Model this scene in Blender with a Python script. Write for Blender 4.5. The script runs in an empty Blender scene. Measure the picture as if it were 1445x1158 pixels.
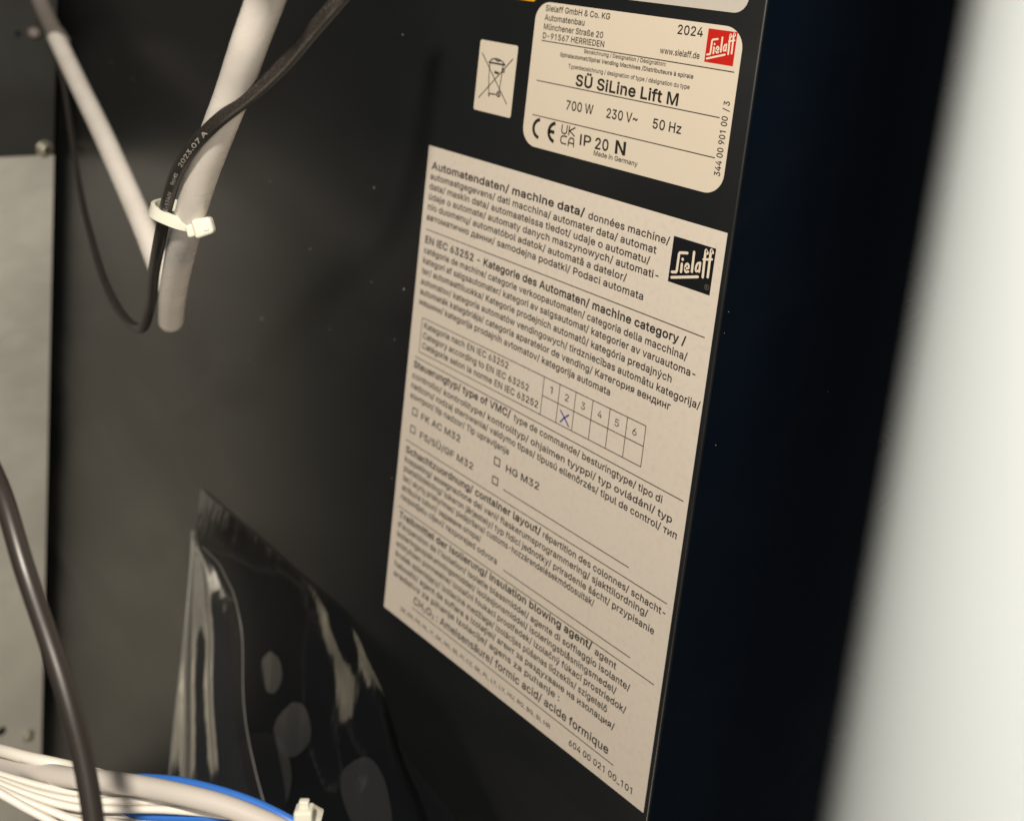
import bpy, bmesh, math, random
from mathutils import Vector, Matrix, noise
from mathutils.geometry import tessellate_polygon
random.seed(7)
S = bpy.context.scene
C = S.collection

# ------------------------------------------------------------------ camera
# Measurements are kept in millimetres in the wall's own frame: u to the right,
# v down, n into the wall, origin at the top left corner of the large label.
CAM = (328.954, -74.381, -287.722)
RX = (0.698456, -0.108889, 0.707321)
RY = (0.188698, 0.981402, -0.035251)
RZ = (-0.690328, 0.158091, 0.706013)
FOC, PX, PY = 1499.09, 722.5, 202.35

def W(u, v, n):
    return Vector((u, n, -v)) * 0.001

def ray(x, y):
    a, b = (x - PX) / FOC, (y - PY) / FOC
    return tuple(RX[i] * a + RY[i] * b + RZ[i] for i in range(3))

def at(x, y, depth):
    d = ray(x, y)
    return W(*[CAM[i] + d[i] * depth for i in range(3)])

def uvn(x, y, n=0.0):
    d = ray(x, y); t = (n - CAM[2]) / d[2]
    return (CAM[0] + d[0] * t, CAM[1] + d[1] * t, n)

cam_d = bpy.data.cameras.new('camera')
cam = bpy.data.objects.new('camera', cam_d); C.objects.link(cam)
def WV(t): return Vector((t[0], t[2], -t[1]))
bx_, by_, bz_ = WV(RX).normalized(), (-WV(RY)).normalized(), (-WV(RZ)).normalized()
m = Matrix.Identity(4)
for i in range(3):
    m[i][0], m[i][1], m[i][2] = bx_[i], by_[i], bz_[i]
m.translation = W(*CAM)
cam.matrix_world = m
cam_d.sensor_width = 36
cam_d.lens = 36 * FOC / 1445
cam_d.shift_y = -(579 - PY) / 1445
cam_d.clip_start = 0.005; cam_d.clip_end = 50
cam_d.dof.use_dof = True
cam_d.dof.focus_distance = 0.345
cam_d.dof.aperture_fstop = 9.4
S.camera = cam

# ------------------------------------------------------------------ world and lamps
w = bpy.data.worlds.new('World'); S.world = w; w.use_nodes = True
w.node_tree.nodes['Background'].inputs[0].default_value = (0.85, 0.91, 1.0, 1)
w.node_tree.nodes['Background'].inputs[1].default_value = 0.022
S.view_settings.view_transform = 'Standard'
S.view_settings.look = 'None'
S.view_settings.exposure = 0
S.view_settings.gamma = 1

def area(name, pos, target, size, power, col):
    l = bpy.data.lights.new(name, 'AREA'); l.shape = 'DISK'; l.size = size; l.energy = power; l.color = col
    o = bpy.data.objects.new(name, l); C.objects.link(o)
    o.location = W(*pos)
    o.rotation_euler = (W(*target) - W(*pos)).to_track_quat('-Z', 'Y').to_euler()
    return o
area('room_lamp', (450, -420, -480), (0, 80, 0), 0.045, 7.4, (1.0, 0.90, 0.76))
area('soft_fill_lamp', (900, -350, -700), (-50, 60, 0), 0.5, 3.5, (1.0, 0.92, 0.82))  # added soft fill from the right, not a lamp of the room
area('floor_bounce_lamp', (430, 1050, -480), (-300, 300, 0), 0.16, 3.2, (1.0, 0.86, 0.66))

# ------------------------------------------------------------------ materials
def mat(name, col, rough=0.5, metal=0.0, spec=0.5, bump=None, mott=None, coat=0, sss=0, tint2=None):
    m = bpy.data.materials.new(name); m.use_nodes = True
    nt = m.node_tree; p = nt.nodes['Principled BSDF']
    p.inputs['Base Color'].default_value = (*col, 1)
    p.inputs['Roughness'].default_value = rough
    p.inputs['Metallic'].default_value = metal
    p.inputs['Specular IOR Level'].default_value = spec
    p.inputs['Coat Weight'].default_value = coat
    if sss:
        p.inputs['Subsurface Weight'].default_value = sss
        p.inputs['Subsurface Radius'].default_value = (1, .8, .6)
        p.inputs['Subsurface Scale'].default_value = 0.002
    tc = nt.nodes.new('ShaderNodeTexCoord')
    if mott:
        sc, col2, lo, hi = mott
        n = nt.nodes.new('ShaderNodeTexNoise'); n.inputs['Scale'].default_value = sc; n.inputs['Detail'].default_value = 6
        nt.links.new(tc.outputs['Object'], n.inputs['Vector'])
        r = nt.nodes.new('ShaderNodeMapRange'); r.inputs[1].default_value = lo; r.inputs[2].default_value = hi
        nt.links.new(n.outputs[0], r.inputs[0])
        mx = nt.nodes.new('ShaderNodeMix'); mx.data_type = 'RGBA'
        mx.inputs[6].default_value = (*col, 1); mx.inputs[7].default_value = (*col2, 1)
        nt.links.new(r.outputs[0], mx.inputs[0]); nt.links.new(mx.outputs[2], p.inputs['Base Color'])
    if bump:
        sc, st, dist = bump
        n = nt.nodes.new('ShaderNodeTexNoise'); n.inputs['Scale'].default_value = sc; n.inputs['Detail'].default_value = 4
        nt.links.new(tc.outputs['Object'], n.inputs['Vector'])
        b = nt.nodes.new('ShaderNodeBump'); b.inputs['Strength'].default_value = st; b.inputs['Distance'].default_value = dist
        nt.links.new(n.outputs[0], b.inputs['Height']); nt.links.new(b.outputs[0], p.inputs['Normal'])
    return m

M = {}
M['wall'] = mat('black_powder_coat', (0.0048, 0.0058, 0.0064), 0.38, spec=1.0, bump=(2500, 0.12, 0.00008))
M['flange'] = mat('dark_navy_paint', (0.0022, 0.0048, 0.010), 0.3, spec=0.35, bump=(900, 0.1, 0.0001))
M['galv'] = mat('galvanised_steel', (0.68, 0.67, 0.615), 0.45, metal=0.35, mott=(11, (0.50, 0.495, 0.45), 0.35, 0.66), bump=(300, 0.1, 0.0002))
M['greyplate'] = mat('dark_grey_steel', (0.045, 0.047, 0.044), 0.45, mott=(15, (0.028, 0.028, 0.026), 0.3, 0.7))
M['hole'] = mat('dark_hole', (0.004, 0.004, 0.004), 0.8)
M['screw'] = mat('zinc_screw', (0.42, 0.40, 0.33), 0.35, metal=0.8)
M['paper'] = mat('matt_label_film', (0.66, 0.60, 0.53), 0.42, spec=0.35, mott=(420, (0.62, 0.56, 0.495), 0.48, 0.72), bump=(160, 0.18, 0.00018))
nt = M['paper'].node_tree; _b = next(n for n in nt.nodes if n.type == 'BUMP'); _n2 = nt.nodes.new('ShaderNodeTexVoronoi'); _n2.inputs['Scale'].default_value = 26
_n2.feature = 'SMOOTH_F1'
_tc = next(n for n in nt.nodes if n.type == 'TEX_COORD'); nt.links.new(_tc.outputs['Object'], _n2.inputs['Vector'])
_b2 = nt.nodes.new('ShaderNodeBump'); _b2.inputs['Strength'].default_value = 0.35; _b2.inputs['Distance'].default_value = 0.0012
nt.links.new(_n2.outputs['Distance'], _b2.inputs['Height']); nt.links.new(_b.outputs[0], _b2.inputs['Normal'])
nt.links.new(_b2.outputs[0], nt.nodes['Principled BSDF'].inputs['Normal'])
M['plate'] = mat('satin_label_film', (0.66, 0.59, 0.49), 0.38, spec=0.4, bump=(22, 0.22, 0.0008))
M['wee'] = mat('small_sticker_film', (0.66, 0.59, 0.49), 0.42, spec=0.4, bump=(30, 0.3, 0.0008))
M['white_sticker'] = mat('grey_white_sticker', (0.52, 0.49, 0.44), 0.38, bump=(30, 0.4, 0.001))
M['yellow'] = mat('yellow_sticker', (0.70, 0.33, 0.02), 0.4)
M['ink'] = mat('black_ink', (0.022, 0.019, 0.017), 0.5, spec=0.3)
M['inksoft'] = mat('dark_brown_ink', (0.05, 0.040, 0.030), 0.5, spec=0.3)
M['logo_black'] = mat('logo_black_print', (0.008, 0.009, 0.011), 0.4)
M['logo_red'] = mat('logo_red_print', (0.50, 0.016, 0.010), 0.4)
M['logo_white'] = mat('logo_white_print', (0.74, 0.66, 0.54), 0.4)
M['pen'] = mat('blue_pen_ink', (0.03, 0.03, 0.30), 0.4)
M['tube'] = mat('white_plastic_conduit', (0.88, 0.835, 0.78), 0.34, spec=0.6, sss=0.08, mott=(45, (0.76, 0.715, 0.665), 0.42, 0.75), bump=(500, 0.15, 0.0002))
M['tubegrey'] = mat('grey_upper_part', (0.19, 0.17, 0.155), 0.5)
M['black_cable'] = mat('black_dusty_rubber', (0.020, 0.0175, 0.016), 0.44, mott=(2600, (0.12, 0.105, 0.09), 0.50, 0.85), bump=(1200, 0.3, 0.0002))
M['front_cable'] = mat('brown_black_cable', (0.030, 0.0255, 0.0225), 0.36, spec=0.6, bump=(200, 0.1, 0.0002))
M['tie'] = mat('natural_nylon', (0.74, 0.735, 0.64), 0.30, sss=0.3, bump=(400, 0.2, 0.0002))
M['wire'] = mat('white_pvc_cable', (0.80, 0.765, 0.70), 0.4)
M['wiregrey'] = mat('grey_white_pvc_cable', (0.56, 0.525, 0.49), 0.5, spec=0.3)
M['blue'] = mat('blue_pvc_cable', (0.035, 0.17, 0.62), 0.4)
M['print'] = mat('white_cable_print', (0.46, 0.45, 0.41), 0.5)
M['doorwhite'] = mat('white_painted_panel', (0.44, 0.485, 0.51), 0.5, mott=(5, (0.40, 0.44, 0.455), 0.4, 0.6))
M['dust'] = mat('pale_dust_and_glints', (0.35, 0.33, 0.3), 0.8)

def smear(m, scale, lo, hi):
    nt = m.node_tree; p = nt.nodes['Principled BSDF']
    tc = nt.nodes.new('ShaderNodeTexCoord'); mp = nt.nodes.new('ShaderNodeMapping'); mp.inputs['Scale'].default_value = (1.0, 1.0, 2.2)
    n = nt.nodes.new('ShaderNodeTexNoise'); n.inputs['Scale'].default_value = scale; n.inputs['Detail'].default_value = 8; n.inputs['Distortion'].default_value = 1.2
    r = nt.nodes.new('ShaderNodeMapRange'); r.inputs[1].default_value = .3; r.inputs[2].default_value = .7; r.inputs[3].default_value = lo; r.inputs[4].default_value = hi
    nt.links.new(tc.outputs['Object'], mp.inputs[0]); nt.links.new(mp.outputs[0], n.inputs['Vector'])
    nt.links.new(n.outputs[0], r.inputs[0]); nt.links.new(r.outputs[0], p.inputs['Roughness'])
smear(M['wall'], 7, 0.335, 0.425)
M['wall'].node_tree.nodes['Principled BSDF'].inputs['IOR'].default_value = 1.6
smear(M['flange'], 14, 0.22, 0.40)
smear(M['galv'], 30, 0.36, 0.56)
smear(M['tube'], 60, 0.22, 0.42)

def film(name, tint, rough, gain, haze=0.0):
    m = bpy.data.materials.new(name); m.use_nodes = True
    nt = m.node_tree; nt.nodes.clear()
    out = nt.nodes.new('ShaderNodeOutputMaterial'); mx = nt.nodes.new('ShaderNodeMixShader')
    tr = nt.nodes.new('ShaderNodeBsdfTransparent'); gl = nt.nodes.new('ShaderNodeBsdfGlossy')
    tr.inputs[0].default_value = (*tint, 1); gl.inputs['Roughness'].default_value = rough
    fr = nt.nodes.new('ShaderNodeFresnel'); fr.inputs[0].default_value = 1.5
    mu = nt.nodes.new('ShaderNodeMath'); mu.operation = 'MULTIPLY'; mu.inputs[1].default_value = gain; mu.use_clamp = True
    nt.links.new(fr.outputs[0], mu.inputs[0]); nt.links.new(mu.outputs[0], mx.inputs[0])
    nt.links.new(tr.outputs[0], mx.inputs[1]); nt.links.new(gl.outputs[0], mx.inputs[2])
    tc = nt.nodes.new('ShaderNodeTexCoord'); mp = nt.nodes.new('ShaderNodeMapping'); mp.inputs['Scale'].default_value = (1.0, 1.0, 0.25)
    nz = nt.nodes.new('ShaderNodeTexNoise'); nz.inputs['Scale'].default_value = 110; nz.inputs['Detail'].default_value = 3
    bp = nt.nodes.new('ShaderNodeBump'); bp.inputs['Strength'].default_value = 0.6; bp.inputs['Distance'].default_value = 0.0007
    nt.links.new(tc.outputs['Object'], mp.inputs[0]); nt.links.new(mp.outputs[0], nz.inputs['Vector'])
    nt.links.new(nz.outputs[0], bp.inputs['Height']); nt.links.new(bp.outputs[0], gl.inputs['Normal'])
    df = nt.nodes.new('ShaderNodeBsdfDiffuse'); df.inputs[0].default_value = (0.6, 0.6, 0.6, 1)
    m2 = nt.nodes.new('ShaderNodeMixShader'); m2.inputs[0].default_value = haze
    nt.links.new(mx.outputs[0], m2.inputs[1]); nt.links.new(df.outputs[0], m2.inputs[2])
    nt.links.new(m2.outputs[0], out.inputs[0])
    return m
M['film_back'] = film('smoky_clear_film', (0.42, 0.42, 0.42), 0.09, 0.27, 0.003)
M['film_patch'] = film('film_pressed_to_wall', (0.85, 0.85, 0.85), 0.35, 0.40, 0.013)
M['film_front'] = film('clear_film', (0.86, 0.85, 0.84), 0.10, 0.52, 0.014)
M['film_edge'] = film('film_cut_edge', (0.75, 0.75, 0.75), 0.45, 3.0, 0.25)

# ------------------------------------------------------------------ object helpers
def tag(o, label=None, cat=None, group=None, kind=None):
    if label: o['label'] = label
    if cat: o['category'] = cat
    if group: o['group'] = group
    if kind: o['kind'] = kind
    return o

def link(name, me, material=None, parent=None):
    if material is not None:
        me.materials.append(material)
    o = bpy.data.objects.new(name, me); C.objects.link(o)
    if parent: o.parent = parent
    return o

def empty(name, loc, label, cat, group=None):
    o = bpy.data.objects.new(name, None); C.objects.link(o); o.location = loc
    o.empty_display_size = 0.01
    return tag(o, label, cat, group)

def pyobj(name, vs, fs, material, parent=None, smooth=False):
    """vertices in world space; parents here are Empties or meshes at a location without rotation"""
    me = bpy.data.meshes.new(name)
    off = parent_world(parent)
    me.from_pydata([Vector(v) - off for v in vs], [], fs); me.update()
    if smooth:
        for p in me.polygons: p.use_smooth = True
    return link(name, me, material, parent)

def parent_world(p):
    v = Vector((0, 0, 0))
    while p is not None:
        v = v + p.location; p = p.parent
    return v

def recentre(o):
    """origin of a mesh object moved to its centre"""
    me = o.data
    c = sum((v.co for v in me.vertices), Vector()) / len(me.vertices)
    for v in me.vertices: v.co -= c
    o.location = o.location + c
    return o

def bevel_box(name, lo, hi, material, r=0.0, seg=3, parent=None, verts_xform=None):
    """box in wall millimetres lo=(u,v,n) hi=(u,v,n)"""
    bm = bmesh.new()
    bmesh.ops.create_cube(bm, size=1)
    for v in bm.verts:
        u = lo[0] + (v.co.x + .5) * (hi[0] - lo[0]); n = lo[2] + (v.co.y + .5) * (hi[2] - lo[2]); vv = hi[1] - (v.co.z + .5) * (hi[1] - lo[1])
        if verts_xform: u, vv, n = verts_xform(u, vv, n)
        v.co = W(u, vv, n)
    if r: bmesh.ops.bevel(bm, geom=bm.edges[:], offset=r * .001, segments=seg, profile=0.5, affect='EDGES')
    off = parent_world(parent)
    for v in bm.verts: v.co -= off
    bmesh.ops.recalc_face_normals(bm, faces=bm.faces)
    me = bpy.data.meshes.new(name); bm.to_mesh(me); bm.free()
    if r:
        for p in me.polygons: p.use_smooth = True
    o = link(name, me, material, parent)
    return o

def rounded(u0, v0, u1, v1, r, seg=8):
    pts = []
    for cx, cy, a0 in ((u1 - r, v0 + r, -90), (u1 - r, v1 - r, 0), (u0 + r, v1 - r, 90), (u0 + r, v0 + r, 180)):
        for i in range(seg + 1):
            a = math.radians(a0 + 90 * i / seg); pts.append((cx + r * math.cos(a), cy + r * math.sin(a)))
    return pts

def sheet(name, pts, n_back, n_front, material, parent=None):
    """thin slab with an outline in the wall plane"""
    k = len(pts)
    vs = [W(u, v, n_front) for u, v in pts] + [W(u, v, n_back) for u, v in pts]
    fs = [tuple(range(k))] + [tuple(range(2 * k - 1, k - 1, -1))]
    for i in range(k): fs.append((i, i + k, (i + 1) % k + k, (i + 1) % k))
    return pyobj(name, vs, fs, material, parent)

def spline(pts, step=0.002):
    """Catmull-Rom through points, resampled finely"""
    P = [Vector(p) for p in pts]
    P = [P[0] * 2 - P[1]] + P + [P[-1] * 2 - P[-2]]
    out = []
    for i in range(1, len(P) - 2):
        p0, p1, p2, p3 = P[i - 1:i + 3]
        t0 = 0; t1 = t0 + (p1 - p0).length ** .5; t2 = t1 + (p2 - p1).length ** .5; t3 = t2 + (p3 - p2).length ** .5
        k = max(2, int((p2 - p1).length / step))
        for j in range(k):
            t = t1 + (t2 - t1) * j / k
            A1 = p0 * ((t1 - t) / (t1 - t0)) + p1 * ((t - t0) / (t1 - t0))
            A2 = p1 * ((t2 - t) / (t2 - t1)) + p2 * ((t - t1) / (t2 - t1))
            A3 = p2 * ((t3 - t) / (t3 - t2)) + p3 * ((t - t2) / (t3 - t2))
            B1 = A1 * ((t2 - t) / (t2 - t0)) + A2 * ((t - t0) / (t2 - t0))
            B2 = A2 * ((t3 - t) / (t3 - t1)) + A3 * ((t - t1) / (t3 - t1))
            out.append(B1 * ((t2 - t) / (t2 - t1)) + B2 * ((t - t1) / (t2 - t1)))
    out.append(P[-2])
    return out

def tube(name, path, r, material, parent=None, sides=20, flat=1.0, groove=0.0, rough=0.0, bore=0.0):
    """swept round cable with closed ends; r in mm (number or function of 0..1)"""
    vs, fs = [], []
    n = len(path); ref = None
    camp = W(*CAM)
    for i, p in enumerate(path):
        t = (path[min(i + 1, n - 1)] - path[max(i - 1, 0)]).normalized()
        if ref is None:
            ref = (camp - p); ref = (ref - t * ref.dot(t)).normalized()
        ref = (ref - t * ref.dot(t)).normalized()
        b = t.cross(ref)
        rr = (r(i / (n - 1)) if callable(r) else r) * .001
        for k in range(sides):
            a = 2 * math.pi * k / sides
            q = rr * (1 + rough * noise.noise(p * 300 + Vector((k * 1.7, 0, 0))))
            if groove: q *= 1 - groove * max(0, math.cos(a)) ** 14
            vs.append(p + ref * (math.cos(a) * q * flat) + b * (math.sin(a) * q))
    for i in range(n - 1):
        for k in range(sides):
            k2 = (k + 1) % sides
            fs.append((i * sides + k, i * sides + k2, (i + 1) * sides + k2, (i + 1) * sides + k))
    fs.append(tuple(range(sides - 1, -1, -1)))
    fs.append(tuple(range((n - 1) * sides, n * sides)))
    o = pyobj(name, vs, fs, material, parent, smooth=True)
    return o

# ------------------------------------------------------------------ text
FONT = {
'&':(224,(98,-3,75,-1,55,6,39,17,27,31,20,48,17,67,19,82,24,95,32,106,42,117,55,128,70,139,108,168,113,172,118,176,123,181,127,187,130,194,131,202,129,214,123,223,113,228,101,230,92,229,84,227,77,222,73,216,69,208,68,199,69,190,73,182,78,173,84,164,92,153,102,142,219,0,182,0,86,116,61,146,51,159,44,172,39,185,38,199,40,215,45,229,55,241,67,249,82,255,100,257,118,255,133,249,145,241,154,230,160,217,162,202,161,191,158,181,152,171,146,162,137,154,128,146,77,109,64,98,55,87,50,77,48,66,50,54,55,44,62,35,72,29,83,25,96,23,111,25,126,30,139,37,151,48,160,61,168,76,173,93,174,112,204,112,202,90,198,72,192,57,185,46,179,38,173,31,166,23,153,12,136,3,117,-2)),
"'":(103,(39,159,35,254,68,254,64,159)),
',':(94,(19,-60,34,36,68,36,42,-60)),
'-':(226,(168,122,168,94,57,94,57,122)),
'.':(94,(48,-2,39,-1,31,4,26,12,25,20,26,29,31,37,39,42,48,43,56,42,64,37,69,29,71,20,69,12,64,4,56,-1)),
'/':(124,(117,266,36,-38,7,-38,89,266)),
'0':(226,(113,-3,87,0,65,12,47,31,34,57,27,89,24,127,27,165,35,197,48,223,65,242,87,254,113,258,139,254,161,242,179,223,192,197,200,165,203,127,200,89,192,57,179,31,162,12,140,0),(113,25,131,28,145,37,157,52,165,72,170,97,172,127,170,157,165,182,157,203,145,218,131,227,113,230,96,227,82,218,70,203,62,182,56,157,55,127,56,97,62,72,70,52,82,37,96,28)),
'1':(226,(138,254,138,0,106,0,106,224,105,224,43,179,43,213,99,254)),
'2':(226,(32,0,32,24,117,114,130,129,141,141,149,153,155,163,159,174,160,186,159,198,154,209,146,218,137,224,125,228,112,230,98,228,86,224,77,216,69,207,65,195,64,181,33,181,35,202,43,221,55,237,72,248,91,255,112,258,134,255,153,248,169,237,181,223,188,205,191,186,189,172,185,159,179,145,168,129,153,111,133,90,76,30,76,28,195,28,195,0)),
'3':(226,(109,-3,87,-1,66,5,49,15,35,29,26,46,22,66,55,66,57,54,63,44,72,35,83,30,95,26,109,25,124,26,138,30,149,37,157,46,163,58,165,72,163,86,158,98,150,109,137,117,121,122,101,124,78,124,78,150,144,224,144,226,35,226,35,254,186,254,186,230,106,139,106,144,132,144,154,138,172,127,185,111,194,93,196,72,194,51,185,33,172,18,154,6,133,-1)),
'4':(226,(20,53,20,79,123,254,155,254,54,83,54,81,207,81,207,53),(141,0,141,61,141,73,141,159,171,159,171,0)),
'5':(226,(111,-3,89,-1,70,6,54,16,41,30,33,47,30,65,61,65,64,54,69,44,77,36,87,30,98,26,111,25,125,27,138,32,149,41,157,52,162,66,164,81,162,97,157,111,148,122,137,131,124,137,109,138,96,137,84,134,73,129,64,123,34,126,48,254,183,254,183,226,75,226,67,151,68,151,77,157,89,162,101,166,115,167,131,165,147,160,161,153,172,143,182,130,189,116,194,99,195,82,193,58,184,38,171,21,154,8,134,-1)),
'6':(226,(113,-3,91,-1,71,7,55,20,42,37,34,58,32,81,34,100,40,119,51,142,69,170,126,254,161,254,75,131,73,131,77,137,83,144,90,149,98,153,107,156,117,157,139,155,158,147,173,136,185,120,192,101,194,79,192,56,184,36,171,20,155,7,135,-1),(113,24,127,26,139,31,149,40,157,51,162,64,164,79,162,94,157,107,149,118,139,126,127,131,113,133,99,131,87,126,77,118,69,107,64,94,62,79,64,64,69,51,77,40,87,31,99,26)),
'7':(226,(48,0,162,224,162,226,31,226,31,254,195,254,195,224,82,0)),
'9':(226,(113,258,135,255,155,247,171,234,184,217,192,197,194,173,192,155,186,135,175,112,158,84,100,0,65,0,151,124,154,124,149,117,144,111,137,105,128,101,119,98,109,97,87,100,69,107,53,119,41,134,34,154,32,176,34,198,42,218,55,235,71,247,91,255),(113,230,99,228,87,223,77,215,69,204,64,191,63,176,64,161,69,148,77,137,87,129,99,123,113,122,127,123,139,129,149,137,157,147,162,160,164,175,162,190,157,204,150,215,139,223,127,228)),
':':(94,(48,-2,39,-1,31,4,26,12,25,20,26,29,31,37,39,42,48,43,56,42,64,37,69,29,71,20,69,12,64,4,56,-1),(48,135,39,137,31,142,26,149,25,158,26,167,31,174,39,179,48,181,56,179,64,174,69,167,71,158,69,149,64,142,56,137)),
'A':(240,(8,0,101,254,138,254,231,0,198,0,119,220,43,0),(55,71,55,99,185,99,185,71)),
'B':(228,(30,0,30,254,121,254,145,252,164,245,180,235,190,221,197,205,199,187,198,172,193,160,187,150,178,143,168,137,157,133,157,131,170,129,182,123,192,114,201,102,207,86,209,68,207,50,200,33,189,20,172,9,151,2,123,0),(62,29,122,29,148,31,165,40,175,53,178,68,176,81,171,92,163,102,153,109,140,114,124,115,62,115),(62,143,119,143,132,144,144,148,154,155,162,163,166,174,168,186,165,202,156,214,141,223,120,226,62,226)),
'C':(255,(134,-3,103,1,75,12,52,32,35,58,24,90,20,127,24,165,35,197,52,223,75,242,103,254,134,258,152,256,170,252,186,245,201,236,214,224,224,209,232,193,236,174,204,174,200,186,195,197,187,206,179,214,169,220,158,224,146,227,134,228,111,225,92,216,75,202,62,182,54,157,52,127,54,97,63,72,75,53,92,38,112,29,134,26,146,27,158,30,169,34,179,40,187,48,195,57,200,68,204,80,236,80,232,62,224,45,214,31,201,19,187,9,170,2,153,-2)),
'D':(251,(109,0,48,0,48,29,107,29,136,31,159,40,177,55,189,75,197,99,200,128,197,156,190,180,177,200,160,214,138,223,110,226,47,226,47,254,113,254,147,251,176,239,200,221,217,196,227,164,231,128,227,91,217,59,199,34,175,15,145,4),(62,254,62,0,30,0,30,254)),
'E':(209,(30,0,30,254,186,254,186,226,62,226,62,143,178,143,178,114,62,114,62,29,188,29,188,0)),
'F':(205,(30,0,30,254,185,254,185,226,62,226,62,139,173,139,173,111,62,111,62,0)),
'G':(260,(134,-3,102,1,75,13,52,32,35,58,24,90,20,127,24,165,35,197,52,223,74,242,102,254,132,258,152,256,170,252,187,245,202,235,214,222,225,208,232,192,237,174,204,174,199,186,194,197,186,206,178,213,168,220,158,224,146,227,133,228,111,225,92,216,75,202,62,182,54,157,52,127,54,97,63,72,75,53,92,38,112,29,134,26,155,29,172,36,187,47,198,62,205,80,207,101,217,100,141,100,141,128,239,128,239,100,236,71,225,45,209,25,188,9,163,0)),
'H':(258,(30,0,30,254,62,254,62,144,196,144,196,254,228,254,228,0,196,0,196,116,62,116,62,0)),
'I':(92,(30,0,30,254,62,254,62,0)),
'K':(233,(52,73,52,108,61,119,70,131,78,141,87,152,96,162,106,172,182,254,224,254,116,138,114,138),(30,0,30,254,62,254,62,167,62,112,62,97,62,0),(186,0,94,130,114,155,224,0)),
'L':(196,(30,0,30,254,62,254,62,29,181,29,181,0)),
'M':(314,(30,0,30,254,76,254,157,42,238,254,284,254,284,0,252,0,252,205,171,0,143,0,61,205,61,0)),
'N':(262,(30,0,30,254,66,254,200,52,200,254,232,254,232,0,196,0,62,202,62,0)),
'O':(266,(133,-3,103,1,75,12,52,32,35,58,24,90,20,127,24,165,35,197,52,223,75,242,103,254,133,258,164,254,192,242,215,223,232,197,243,165,247,127,243,90,232,58,215,32,192,12,164,1),(133,26,155,29,175,38,191,52,204,72,212,97,215,127,212,157,204,182,191,202,175,216,155,225,133,228,112,225,92,216,75,202,63,182,54,157,52,127,54,97,63,72,75,52,92,38,112,29)),
'P':(222,(30,0,30,254,118,254,144,252,166,244,183,231,195,215,202,195,204,174,202,152,195,133,183,116,166,104,144,96,118,93,62,93,62,0),(62,121,116,121,134,123,149,128,159,136,167,147,171,160,172,174,171,188,167,201,159,211,148,219,134,224,116,226,62,226)),
'R':(224,(30,0,30,254,118,254,145,252,167,244,183,232,195,217,202,198,205,176,202,154,195,136,183,120,166,109,145,101,118,99,62,99,62,0),(62,128,117,128,135,129,149,133,160,141,167,150,171,162,173,176,171,190,167,202,159,212,149,220,134,224,116,226,62,226),(177,0,115,115,151,115,214,0)),
'S':(223,(112,-4,86,-2,64,5,46,15,32,30,23,48,19,68,52,68,55,55,62,44,71,35,83,29,97,26,112,25,128,26,143,30,155,37,165,46,171,57,173,70,171,81,166,89,158,96,148,102,136,107,122,111,92,120,64,130,43,145,30,163,26,186,29,206,37,224,51,238,69,249,90,256,114,258,137,256,158,249,175,238,189,224,197,208,200,189,169,189,163,206,151,219,134,227,112,229,97,228,84,224,73,218,64,209,59,199,58,188,60,176,65,167,74,160,85,154,96,150,106,147,132,140,144,136,156,132,168,126,179,119,189,110,197,99,202,85,204,69,201,50,193,32,180,17,162,5,139,-2)),
'T':(224,(16,226,16,254,208,254,208,226,128,226,128,0,96,0,96,226)),
'U':(258,(129,-4,101,-1,77,8,57,22,42,40,33,62,30,87,30,254,62,254,62,89,64,72,70,57,80,44,94,34,110,28,129,26,149,28,165,34,179,44,188,57,194,72,196,89,196,254,229,254,229,87,226,62,216,40,201,22,182,8,157,-1)),
'V':(240,(102,0,8,254,42,254,120,32,197,254,231,254,139,0)),
'W':(343,(78,0,8,254,41,254,95,38,153,254,190,254,248,38,302,254,335,254,265,0,228,0,171,215,115,0)),
'Z':(219,(21,0,21,23,162,226,20,226,20,254,198,254,198,231,57,29,200,29,200,0)),
'_':(159,(159,0,159,-28,0,-28,0,0)),
'a':(194,(80,-4,63,-3,47,2,34,11,24,22,17,37,15,54,17,69,22,80,29,90,39,97,50,102,63,105,76,108,89,110,105,112,117,113,126,115,133,117,136,121,138,127,138,128,137,139,133,148,128,156,120,161,110,164,98,165,85,164,75,161,66,156,59,150,54,144,50,137,20,146,29,161,39,173,52,182,66,188,82,191,97,192,108,192,119,190,131,186,143,180,153,172,161,160,167,145,168,126,168,0,138,0,138,26,136,26,132,19,126,12,118,6,108,1,95,-3),(85,23,101,24,114,29,124,37,132,47,136,57,138,69,138,95,135,93,130,91,123,89,116,88,108,87,100,86,88,84,77,82,67,79,58,75,52,70,47,62,46,52,47,43,51,36,57,30,65,26,74,24)),
'b':(212,(115,-4,99,-3,86,2,76,8,69,16,63,23,59,29,56,29,56,0,26,0,26,254,57,254,57,160,59,160,63,166,69,173,76,180,86,186,98,191,115,192,137,189,156,180,173,166,185,146,193,122,195,94,193,66,185,42,173,23,157,8,137,-1),(110,23,126,26,140,33,150,44,158,58,163,75,164,95,163,114,158,131,150,145,140,156,126,163,110,165,94,163,81,156,70,145,62,131,58,114,56,95,58,75,63,58,70,43,81,32,94,26)),
'c':(198,(104,-4,79,-1,58,8,41,23,28,43,20,66,17,94,20,122,28,146,41,165,58,180,79,189,104,192,117,191,130,189,142,184,153,178,162,170,170,161,176,150,181,138,151,131,149,138,145,145,141,150,135,155,128,159,121,162,113,164,104,165,86,162,73,155,62,144,54,129,50,112,48,94,50,75,54,59,62,44,73,33,86,26,104,23,113,24,121,26,129,29,135,33,141,38,146,44,149,51,152,59,181,51,177,39,171,28,163,19,153,11,142,4,130,0,117,-3)),
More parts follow.
